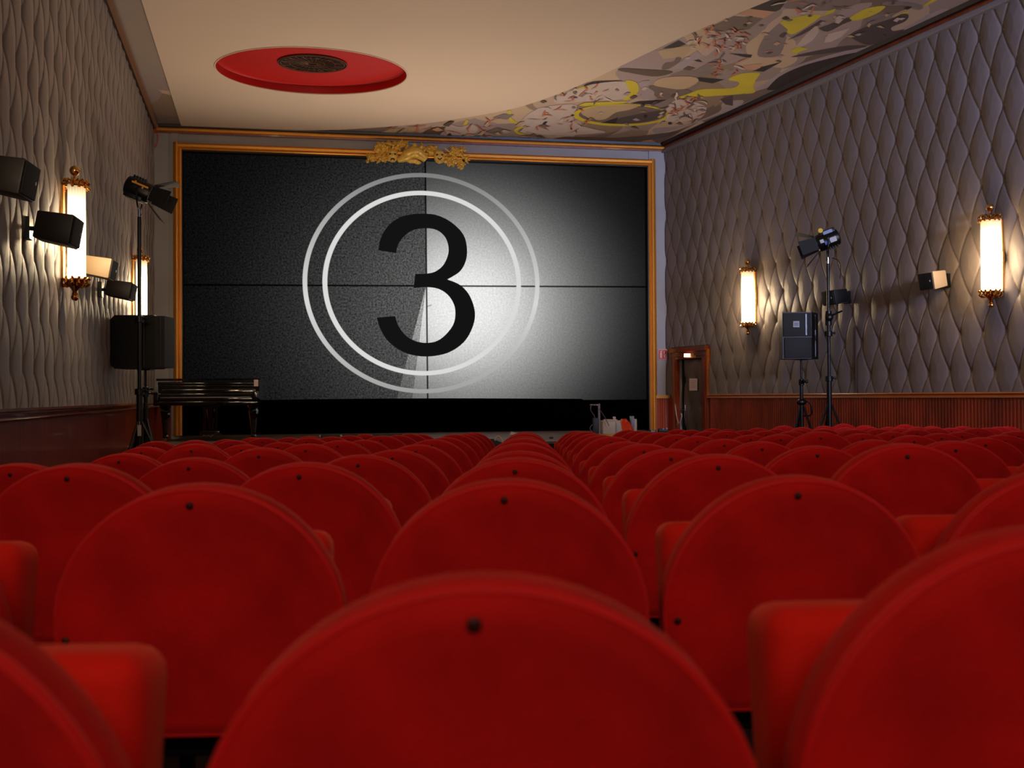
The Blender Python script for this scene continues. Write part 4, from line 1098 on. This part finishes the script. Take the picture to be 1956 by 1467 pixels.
def big_speaker(px0, px1, py0, py1, D, label, stand_label, pole_px, hub_py, yaw, badge, angular):
    Pc = at((px0 + px1) / 2, (py0 + py1) / 2, D); u = D / F_PX
    w, h = (px1 - px0) * u, (py1 - py0) * u
    sx = at(pole_px, py1, D); fz = floor_z(sx.x, sx.y)
    t = thing('loudspeaker', label, 'loudspeaker', Matrix.Translation((Pc.x, Pc.y, Pc.z - h / 2)) @ Matrix.Rotation(yaw, 4, 'Z'))
    if angular:                             # wide-throw cabinet seen from the side, corners cut off
        b = MB()
        prof = [(-w * 0.5 + 0.02, h * 0.12), (-w * 0.36, 0), (w * 0.30, 0), (w * 0.34, h * 0.015), (w * 0.34, h * 0.985), (w * 0.30, h), (-w * 0.36, h), (-w * 0.5 + 0.02, h * 0.88)]
        b.prism([(x, -0.19, z) for x, z in prof], (0, 0.38, 0)); b.build('cabinet', BLACK, t)
        b = MB(); b.prism([(w * 0.35, -0.21, h * 0.02), (w * 0.5, -0.18, h * 0.02), (w * 0.5, 0.18, h * 0.02), (w * 0.35, 0.21, h * 0.02)], (0, 0, h * 0.96)); b.build('front_grille', GRILLE, t)
        b = MB(); b.tube([(w * 0.15, -0.195, h * 0.02), (w * 0.15, -0.195, h * 0.98)], 0.012, n=8); b.tube([(w * 0.43, -0.19, h * 0.04), (w * 0.43, -0.19, h * 0.96)], 0.010, n=8); b.build('edge_strip', mat('speaker_edge', (20, 18, 20), rough=0.5), t)
        b = MB(); b.box((-w * 0.5 - 0.015, 0, h * 0.5), (0.03, 0.22, h * 0.72), bev=0.008); b.build('rear_horn', BLACK, t)
    else:
        fw = w * 0.72
        b = MB()
        b.prism([(-w / 2, -0.16, 0), (-w / 2 + fw, -0.17, 0), (w / 2, 0.05, 0), (w / 2 - 0.02, 0.22, 0), (-w / 2 + 0.05, 0.22, 0)], (0, 0, h)); b.build('cabinet', BLACK, t)
        b = MB(); b.box((-w / 2 + fw * 0.5 + 0.0, -0.172, h * 0.73), (fw * 0.96, 0.02, h * 0.50), bev=0.006); b.build('upper_grille', GRILLE, t)
        b = MB(); b.box((-w / 2 + fw * 0.5 + 0.01, -0.172, h * 0.235), (fw * 0.94, 0.02, h * 0.44), bev=0.006); b.build('lower_grille', GRILLE, t)
        b = MB(); b.box((-w / 2 + fw * 0.80, -0.188, h * 0.73), (0.02, 0.008, h * 0.46)); b.box((w * 0.36, -0.075, h * 0.5), (0.012, 0.012, h * 0.9)); b.build('edge_strip', mat('speaker_edge2', (70, 66, 74), rough=0.3), t)
        bd = MB(); bd.box((-w / 2 + fw * 0.46, -0.186, h * 0.74), (0.088, 0.006, 0.088)); bo = bd.build('badge', LABELG, t, smooth=False)
        bd = MB(); bd.box((-w / 2 + fw * 0.46, -0.190, h * 0.74), (0.060, 0.004, 0.046), bev=0.001); bd.build('badge_mark', mat('badge_dark', (40, 36, 44), rough=0.4), bo, smooth=False)
    # its stand is a thing of its own
    st_ = thing('speaker_stand', stand_label, 'speaker stand', Matrix.Translation((sx.x, sx.y + 0.02, fz)))
    top = Pc.z - h / 2 - fz - 0.004; hub = at(pole_px, hub_py, D).z - fz
    tripod(st_, top, hub, 0.42, (math.radians(100), math.radians(215), math.radians(330)), r0=0.019)
    b = MB(); b.box((0, 0, top - 0.006), (0.16, 0.16, 0.01)); b.build('top_plate', BLACKM, st_, smooth=False)
    if not angular:
        b = MB(); b.tube([Vector(p) for p in smooth_curve([(0.03, 0, hub + 0.08), (0.12, -0.02, hub + 0.04), (0.14, -0.02, hub - 0.10), (0.10, -0.02, hub - 0.14), (0.03, 0, hub - 0.14)], 4)], 0.012, n=8)
        b.ball((0, 0, hub + 0.06), (0.075, 0.05, 0.05), n=12); b.build('winch_handle', BLACKM, st_)
    return t
big_speaker(215, 324, 604, 705, 12.35, 'large black loudspeaker on a stand beside the left end of the screen', 'black tripod stand carrying the left loudspeaker', 277, 800, 0.0, False, True)
big_speaker(1489, 1565, 598, 686, 14.5, 'large black loudspeaker with grey badge on a pole by the right wall', 'black crank stand carrying the right loudspeaker', 1531, 776, 0.0, True, False)
# ================================================================== grand piano on the stage
def piano():
    D = 15.2
    pl = at(303, 800, D); pr = at(495, 800, D)
    w = (pr.x - pl.x); cx = (pl.x + pr.x) / 2
    t = thing('grand_piano', 'closed black grand piano at the left end of the stage', 'piano', Matrix.Translation((cx, D, STAGE_Z)) @ Matrix.Rotation(math.radians(5), 4, 'Z'))
    top = at(400, 723, D).z - STAGE_Z; zb = top - 0.41
    def plan(k=0.0):
        L_ = 1.62
        pts = [(-w / 2 - k, -0.0 - k), (w / 2 + k, 0 - k), (w / 2 + k, 0.55)]
        pts += [(w / 2 + k - 0.10, 0.9), (w / 2 - 0.35 + k, 1.2), (w / 2 - 0.62 + k, 1.45), (w / 2 - 0.85 + k, L_ + k), (-w / 2 + 0.2, L_ + 0.05 + k), (-w / 2 - k, L_ - 0.15)]
        return pts
    b = MB(); b.prism([(x, y, zb + 0.02) for x, y in plan(-0.01)], (0, 0, top - zb - 0.07)); b.build('case', LACQ, t)
    b = MB(); b.prism([(x, y, top - 0.035) for x, y in plan(0.012)], (0, 0, 0.035)); b.build('lid', LACQ, t)
    b = MB()                                # stacked key block, fallboard mouldings, keyslip
    b.box((0, -0.10, zb + 0.03), (w, 0.26, 0.06), bev=0.008)
    b.box((0, -0.12, zb + 0.09), (w - 0.16, 0.20, 0.05), bev=0.008)
    b.box((0, -0.04, zb + 0.20), (w - 0.16, 0.10, 0.10), bev=0.02)
    for sx in (-1, 1):
        b.box((sx * (w / 2 - 0.04), -0.11, zb + 0.12), (0.08, 0.24, 0.18), bev=0.015)
    b.box((0, -0.012, top - 0.075), (w - 0.02, 0.02, 0.02), bev=0.006); b.box((0, -0.016, top - 0.115), (w - 0.04, 0.02, 0.016), bev=0.006)
    b.build('key_block', LACQ, t)
    kb = MB()
    n = 52; kw = (w - 0.2) / n
    for i in range(n): kb.box((-w / 2 + 0.1 + (i + .5) * kw, -0.155, zb + 0.122), (kw * 0.94, 0.14, 0.012))
    ks = kb.build('white_keys', IVORY, t, smooth=False)
    kb = MB()
    for i in range(n - 1):
        if i % 7 not in (2, 6): kb.box((-w / 2 + 0.1 + (i + 1) * kw, -0.125, zb + 0.134), (kw * 0.5, 0.09, 0.014))
    kb.build('black_keys', BLACKKEY, t, smooth=False)
    b = MB(); b.box((w / 2 - 0.02, -0.235, top - 0.075), (0.06, 0.006, 0.10)); b.build('white_label', WHITE, t, smooth=False)
    # the keyboard lid is closed over the keys
    b = MB(); b.prism([(-w / 2 + 0.08, -0.235, zb + 0.135), (-w / 2 + 0.08, -0.235, zb + 0.165), (-w / 2 + 0.08, -0.02, zb + 0.22), (-w / 2 + 0.08, -0.02, zb + 0.15)], (w - 0.16, 0, 0)); b.build('fallboard', LACQ, t)
    for (x, y) in ((-w / 2 + 0.12, 0.0), (w / 2 - 0.10, 0.0), (-0.25, 1.35)):
        b = MB(); b.lathe([(0.03, 0.05), (0.045, 0.07), (0.035, 0.10), (0.038, 0.14), (0.055, 0.32), (0.075, 0.46), (0.06, 0.49), (0.085, 0.51), (0.09, zb + 0.02)], 8, Matrix.Translation((x, y, 0)))
        lg = b.build('leg', LACQ, t)
        b = MB(); b.lathe([(0.028, -0.012), (0.03, 0), (0.028, 0.012)], 14, Matrix.Translation((x, y, 0.030)) @ Matrix.Rotation(PI / 2, 4, 'X')); b.build('caster', BRASS, lg)
    b = MB()
    for sx in (-0.085, 0.085): b.tube([(sx, 0.12, 0.14), (sx, 0.12, zb)], 0.022, n=10)
    b.box((0, 0.12, 0.12), (0.30, 0.16, 0.07), bev=0.01); b.box((0, 0.12, zb - 0.02), (0.26, 0.14, 0.04), bev=0.008); b.box((0, 0.12, 0.35), (0.05, 0.02, 0.40))
    ly = b.build('pedal_lyre', LACQ, t)
    for sx in (-0.06, 0, 0.06):
        b = MB(); b.box((sx, -0.01, 0.085), (0.022, 0.14, 0.012), bev=0.003); b.build('pedal', BRASS, ly)
piano()

# ================================================================== things at the right of the stage
def stage_things():
    D = 16.6
    p0, p1 = at(1148, 827, D), at(1182, 827, D); w = p1.x - p0.x; h = at(1160, 804, D).z - STAGE_Z
    t = thing('equipment_cabinet', 'cream metal equipment cabinet on the stage, left of the orange chair', 'cabinet', Matrix.Translation(((p0.x + p1.x) / 2 + 0.05, D + 0.2, STAGE_Z)))
    w += 0.06
    b = MB(); b.box((0, 0, h / 2 + 0.01), (w, 0.4, h - 0.02), bev=0.008); b.build('body', CREAM, t)
    b = MB(); b.box((-w * 0.19, -0.207, h / 2), (w * 0.56, 0.014, h * 0.88), bev=0.004); b.build('door', mat('cream_door', (190, 168, 140), rough=0.5), t)
    b = MB(); b.box((w * 0.24, -0.206, h / 2), (w * 0.18, 0.014, h * 0.88), bev=0.004); b.build('side_panel', mat('pale_panel', (170, 160, 140), rough=0.5), t)
    b = MB(); b.box((-0.03, -0.05, h + 0.012), (0.22, 0.2, 0.02)); b.box((0.04, -0.05, h + 0.04), (0.04, 0.1, 0.05)); b.build('papers', CABLE, t, smooth=False)
    # thin pale post with an arm
    x = at(1144.5, 800, D - .1); zt = at(1144, 772, D - .1).z
    t2 = thing('cable_post', 'slim pale post with hooked cables, left of the cream cabinet', 'post', Matrix.Translation((x.x, x.y, STAGE_Z)))
    H_ = zt - STAGE_Z
    b = MB(); b.box((0, 0, H_ / 2 + 0.006), (0.035, 0.03, H_), bev=0.004); b.box((0, 0, 0.01), (0.14, 0.14, 0.02)); b.build('upright', mat('pale_post', (120, 105, 98), rough=0.5), t2)
    b = MB(); b.tube([(-0.15, 0, H_ - 0.01), (0.01, 0, H_ - 0.01)], 0.010, n=8); b.build('arm', mat('pale_post', (120, 105, 98)), t2)
    b = MB()
    b.tube([Vector(p) for p in smooth_curve([(-0.13, -0.02, H_ - 0.01), (-0.14, -0.02, H_ - 0.10), (-0.08, -0.02, H_ - 0.2), (-0.08, -0.02, H_ - 0.30), (-0.15, -0.02, H_ - 0.38), (-0.13, -0.02, 0.07), (-0.03, -0.02, 0.02)], 5)], 0.007, n=6)
    b.tube([Vector(p) for p in smooth_curve([(0.0, -0.02, H_ - 0.08), (0.05, -0.02, H_ - 0.15), (0.12, -0.02, H_ - 0.27), (0.16, -0.02, H_ - 0.36)], 5)], 0.007, n=6)
    b.build('cables', mat('plum_cable', (90, 60, 80), rough=0.5), t2)
    b = MB(); b.box((-0.06, 0, 0.16), (0.10, 0.08, 0.26), bev=0.01); b.build('black_unit', BLACK, t2)
    # orange chair, turned away, only its back shows
    D2 = 14.35; p = at(1203, 830, D2); fz3 = floor_z(p.x, p.y)
    t3 = thing('shell_chair', 'orange high-backed shell chair at the stage edge, before the cream cabinet', 'chair', Matrix.Translation((p.x + 0.16, p.y, fz3)) @ Matrix.Rotation(math.radians(-122), 4, 'Z'))
    v = []; f = []
    prof = [(-0.22, 0.40, 0.19), (-0.10, 0.375, 0.205), (0.08, 0.37, 0.21), (0.17, 0.39, 0.21), (0.20, 0.45, 0.20), (0.225, 0.55, 0.19), (0.265, 0.65, 0.17), (0.295, 0.71, 0.13), (0.31, 0.745, 0.07)]
    zsc = (at(1190, 799, D2).z - fz3) / 0.755
    for (y, z, hw_) in prof:
        for j in range(13):
            a = -1 + j / 6
            cup = 0.05 * a * a
            v.append((a * hw_, -y + (cup if z > 0.45 else 0), (z + (cup if z <= 0.45 else 0)) * zsc))
    for i in range(len(prof) - 1):
        for j in range(12): f.append((i * 13 + j, i * 13 + j + 1, (i + 1) * 13 + j + 1, (i + 1) * 13 + j))
    sh = obj('shell', v, f, ORANGE, t3, smooth=True); md = sh.modifiers.new('thickness', 'SOLIDIFY'); md.thickness = 0.012; md.offset = 0
    for sx in (-1, 1):
        for sy in (-1, 1):
            b = MB(); b.tube([(sx * 0.14, sy * 0.12, 0.36 * zsc), (sx * 0.20, sy * 0.20, 0.012)], 0.011, n=8); b.build('leg', CHROME, t3)
    # small grey rack behind
    p = at(1207, 800, 17.0); zt = at(1207, 795, 17.0).z
    t4 = thing('grey_rack', 'small grey upright unit behind the orange chair', 'equipment', Matrix.Translation((p.x, p.y, STAGE_Z)))
    b = MB(); b.box((0, 0, (zt - STAGE_Z) / 2 + .003), (0.055, 0.2, zt - STAGE_Z), bev=0.004); b.build('casing', mat('grey_unit', (96, 92, 100), rough=0.4), t4)
    b = MB(); b.box((0.05, 0.02, 0.13), (0.05, 0.2, 0.25), bev=0.004); b.build('side_box', CREAM, t4)
    # yellow-tan coil on the stage edge
    p = at(1166, 829, 15.6); b = MB()
    for k in range(3): b.tube([(0.11 * math.cos(a) * (1 - .1 * k), 0.09 * math.sin(a) * (1 - .1 * k), 0.012 + 0.02 * k) for a in [2 * PI * i / 20 for i in range(20)]], 0.012, n=6, closed=True)
    o = b.build('rope_coil', mat('tan_rope', (200, 150, 96), rough=0.8)); o.location = (p.x, p.y, STAGE_Z); tag(o, 'coil of tan cord on the stage below the cream cabinet', 'cord')
    # row of low footlight boxes at the left of the stage
    for k, (x0, x1, lab) in enumerate(((614, 648, 'leftmost low black footlight box along the stage'), (655, 684, 'middle low black footlight box along the stage'), (712, 768, 'rightmost and longest low black footlight box along the stage'))):
        Dk = 15.9; pa, pb = at(x0, 830, Dk), at(x1, 830, Dk); w_ = pb.x - pa.x
        t5 = thing('footlight', lab, 'stage light', Matrix.Translation(((pa.x + pb.x) / 2, Dk, STAGE_Z)) @ Matrix.Rotation(0.17, 4, 'Z'), 'low footlight boxes on the stage')
        b = MB(); b.box((0, 0, 0.035), (w_, 0.10, 0.062), bev=0.008); b.build('casing', mat('footlight_casing', (24, 18, 15), rough=0.5), t5)
        for sx in (-1, 1):
            b = MB(); b.box((sx * (w_ / 2 + 0.02), 0, 0.04), (0.03, 0.05, 0.03), bev=0.006); b.build('end_cap', SILV, t5)
    # pale sheet lying on the stage
    p = at(983, 828.5, 16.9); b = MB(); b.prism([(-0.09, -0.1, 0.003), (0.06, -0.1, 0.003), (0.09, 0.1, 0.02), (-0.06, 0.1, 0.045)], (0, 0, 0.004)); o = b.build('paper_sheet', mat('pale_sheet', (180, 160, 140), rough=0.7), smooth=False); o.location = (p.x, p.y, STAGE_Z); tag(o, 'pale sheet lying on the stage above the middle seats', 'paper')
    p = at(1053, 836, 15.3); b = MB(); b.box((0, 0, 0.015), (0.06, 0.04, 0.03), bev=0.005); o = b.build('dark_block', BLACK); o.location = (p.x, p.y, STAGE_Z + 0.0); tag(o, 'tiny dark block on the stage right of the middle seats', 'block')
    # black floor monitor with a pale curved handle at the end of the middle aisle
    Dm = 12.6; p = at(946, 838, Dm); fz = floor_z(p.x, p.y)
    t6 = thing('equipment_case', 'black case with pale curved rim at the end of the middle gap', 'case', Matrix.Translation((p.x, p.y, fz)))
    hz = at(940, 837, Dm).z - fz
    b = MB(); b.prism([(-0.15, -0.2, 0.0), (0.12, -0.2, 0.0), (0.12, -0.2, hz * 0.92), (-0.02, -0.2, hz), (-0.15, -0.2, hz)], (0, 0.4, 0)); b.build('body', BLACK, t6)
    b = MB(); r_ = [(0.0, hz - .02), (0.02, hz + 0.02), (0.05, hz + 0.03), (0.075, hz + 0.0), (0.10, hz - 0.05), (0.12, hz - 0.11), (0.13, hz - 0.2)]
    b.tube([Vector(q) for q in smooth_curve([(x, -0.21, z) for x, z in r_], 4)], 0.010, n=8); b.build('curved_rim', mat('pale_rim', (220, 175, 155), rough=0.5), t6)
    b = MB(); p = at(1266, 822, 16.8); b.box((0, 0, 0.03), (0.16, 0.1, 0.06), bev=0.01); o = b.build('power_strip', BLACK); o.location = (p.x, p.y, p.z - 0.07)
    m2 = MB(); m2.ball((0.0, -0.055, 0.055), 0.014, n=8); m2.ball((0.06, -0.055, 0.06), 0.016, n=8); q = m2.build('plug', SILV, o)
    tag(o, 'black power box with pale plugs below the fire sign', 'power box')
    # low box it stands on
    o.location.z = p.z - 0.03
    fzz = floor_z(p.x, p.y); hh_ = o.location.z - fzz
    b = MB(); b.box((0, 0, hh_ / 2), (0.3, 0.3, hh_ - 0.002)); k_ = b.build('plinth', BLACK, None, smooth=False); k_.location = (p.x, p.y, fzz); tag(k_, 'low black plinth by the corner, under the power box', 'plinth')
stage_things()

# ================================================================== the seats
def seat_proto():
    t = thing('theatre_chair', 'x', 'chair')
    H, R, cz = 0.90, 0.252, 0.648
    zlow = 0.455
    def outline(ins, n=26):
        pts = []
        r = R - ins
        for i in range(n + 1):
            a = PI * i / n
            pts.append((r * math.cos(a), cz + r * math.sin(a)))
        # sides narrowing a little below the half circle, then a flat foot with soft corners
        low = [(-(R * 0.985 - ins), cz - 0.06), (-(R * 0.955 - ins), cz - 0.12), (-(R * 0.91 - ins), zlow + 0.035 + ins * .6), (-(R * 0.84 - ins), zlow + ins)]
        pts += low + [(-x, z) for x, z in reversed(low)]
        return pts
    loops = [(0.085, -0.039), (0.030, -0.0375), (0.018, -0.035), (0.013, -0.031), (0.007, -0.029), (0.0, -0.020), (0.0, 0.022), (0.010, 0.036), (0.05, 0.046), (0.12, 0.050)]
    v = []; f = []
    n = len(outline(0))
    for ins, y in loops:
        for x, z in outline(ins): v.append((x, y, z))
    for k in range(len(loops) - 1):
        for i in range(n): f.append((k * n + i, (k + 1) * n + i, (k + 1) * n + (i + 1) % n, k * n + (i + 1) % n))
    f.append(tuple(range(n))); f.append(tuple((len(loops) - 1) * n + i for i in reversed(range(n))))
    lean = Matrix.Translation((0, 0, zlow)) @ Matrix.Rotation(math.radians(7), 4, 'X') @ Matrix.Translation((0, 0, -zlow))
    o = obj('backrest', [lean @ Vector(p) for p in v], f, VELVET, t, smooth=True, auto=50)
    b = MB(); pts = outline(0.004)
    b.tube([lean @ Vector((x, -0.022, z)) for x, z in pts], 0.0065, n=8, closed=True)
    b.build('piping', PIPING, o)
    for (x, z) in ((-0.008, cz + R - 0.028), (-0.228, cz - 0.010), (0.228, cz - 0.010)):
        b = MB(); b.lathe([(0.0065, 0.0), (0.0065, 0.004), (0.004, 0.0065), (0.0005, 0.007)], 10, lean @ Matrix.Translation((x, -0.036, z)) @ Matrix.Rotation(PI / 2, 4, 'X')); b.build('screw', SCREWM, o)
    # tipped-up seat cushion
    bm = bmesh.new(); bmesh.ops.create_cube(bm, size=1.0)
    for q in bm.verts:
        q.co = Vector((q.co.x * (0.42 if q.co.z > 0 else 0.40), q.co.y * 0.12, q.co.z * 0.40))
    bmesh.ops.bevel(bm, geom=bm.edges[:], offset=0.034, segments=4, profile=0.5, affect='EDGES')
    tl = Matrix.Translation((-0.010, 0.165, 0.585)) @ Matrix.Rotation(math.radians(-6), 4, 'X')
    bm.verts.index_update()
    m = MB(); m.add([tl @ q.co for q in bm.verts], [tuple(k.index for k in fc.verts) for fc in bm.faces]); bm.free()
    m.build('seat_cushion', CUSH, t, auto=80)
    b = MB(); b.box((0, 0.06, 0.42), (0.46, 0.05, 0.05), bev=0.006); b.tube([(-0.21, 0.165, 0.40), (0.21, 0.165, 0.40)], 0.014, n=8); b.build('frame', BLACKM, t)
    for sx in (-1, 1):
        b = MB(); b.box((sx * 0.235, 0.06, 0.225), (0.026, 0.06, 0.44), bev=0.005); b.box((sx * 0.235, 0.09, 0.008), (0.05, 0.26, 0.016)); b.build('leg', BLACKM, t)
    return t
proto = seat_proto()
TOP = 0.0
for ch in proto.children:
    if ch.name.startswith('backrest'): TOP = max(v.co.z for v in ch.data.vertices)
ORD = ['', 'nearest', 'second', 'third', 'fourth', 'fifth', 'sixth', 'seventh', 'eighth', 'ninth', 'tenth', 'eleventh', 'twelfth', 'thirteenth', 'fourteenth', 'fifteenth']
# measured drop of each seat top below eye level
HT = {(1, -1): .137, (1, 0): .155, (1, 1): .128, (2, -1): .149, (2, 0): .148, (2, 1): .152, (3, -2): .158, (3, -1): .164, (3, 0): .161, (3, 1): .160, (3, 2): .138,
      (4, -3): .206, (4, -2): .196, (4, -1): .195, (4, 0): .190, (4, 1): .191, (4, 2): .187, (4, 3): .176, (5, -3): .222, (5, -2): .208, (5, -1): .224, (5, 0): .203,
      (5, 1): .213, (5, 2): .210, (5, 3): .209, (5, 4): .206, (6, -3): .224, (6, -2): .231, (6, -1): .243, (6, 0): .218, (6, 1): .242, (6, 2): .235, (6, 3): .202, (6, 4): .229,
      (7, -1): .253, (8, -4): .277}
BASE_H = {1: .14, 2: .15, 3: .155, 4: .187, 5: .208, 6: .230, 7: .252, 8: .280, 9: .292, 10: .318, 11: .343, 12: .366, 13: .385, 14: .392, 15: .398}
rs = random.Random(11)
first = True; nseat = 0
def copy_tree(o, parent=None):
    c = o.copy(); C.objects.link(c); c.parent = parent
    if parent: c.matrix_parent_inverse = o.matrix_parent_inverse.copy()
    for ch in list(o.children): copy_tree(ch, c)
    return c
for n in range(1, 16):
    for j in range(-5, 12):
        if j <= -3 and n < 4: continue
        if j == -4 and n < 7: continue
        if j == -5 and n < 9: continue
        if n == 13 and j < 4: continue
        if n == 14 and j < 6: continue
        if n == 15 and j < 8: continue
        if n == 1 and (j < -1 or j > 1): continue
        D = 0.85 * (n + 0.1); X = 0.0
        for _ in range(6):
            D = 0.85 * (n + 0.1) + 0.16 * X
            X = -0.03 + 0.016 * D + 0.54 * j
        if X / D > 0.515 + 0.34 / D: continue
        if X / D < -0.515 - 0.30 / D: continue
        if X + 0.42 > wallx_right(D) : continue
        drop = HT.get((n, j))
        if drop is None:
            drop = BASE_H[n] + rs.uniform(-0.006, 0.006) + (0.006 * (-j - 1) if (j < -1 and n >= 7) else 0)
        fz = floor_z(X, D)
        top = EZ - drop
        sc = (top - fz) / TOP
        t = proto if first else copy_tree(proto)
        first = False
        t.location = (X + {(1, 1): -0.012, (1, 0): -0.014}.get((n, j), -0.008 if n == 2 else 0), D + {1: -0.012, 2: 0.06}.get(n, 0.03) + (0.04 if (n, j) == (2, -1) else 0), fz)
        t.scale = (1, 1, sc)
        t.rotation_euler = (0, 0, math.radians(2.5) + rs.uniform(-0.025, 0.025))
        if j == 0: side = 'in the middle column'
        else: side = '%s column to the %s of middle' % (('first' if abs(j) == 1 else ORD[abs(j)]), 'left' if j < 0 else 'right')
        t['label'] = 'red velvet tip-up chair, %s, %s' % ('nearest row' if n == 1 else ORD[n] + ' row from nearest', side)
        t['category'] = 'chair'
        t['group'] = 'red velvet tip-up chairs in rows'
        nseat += 1
print('SEATS', nseat)
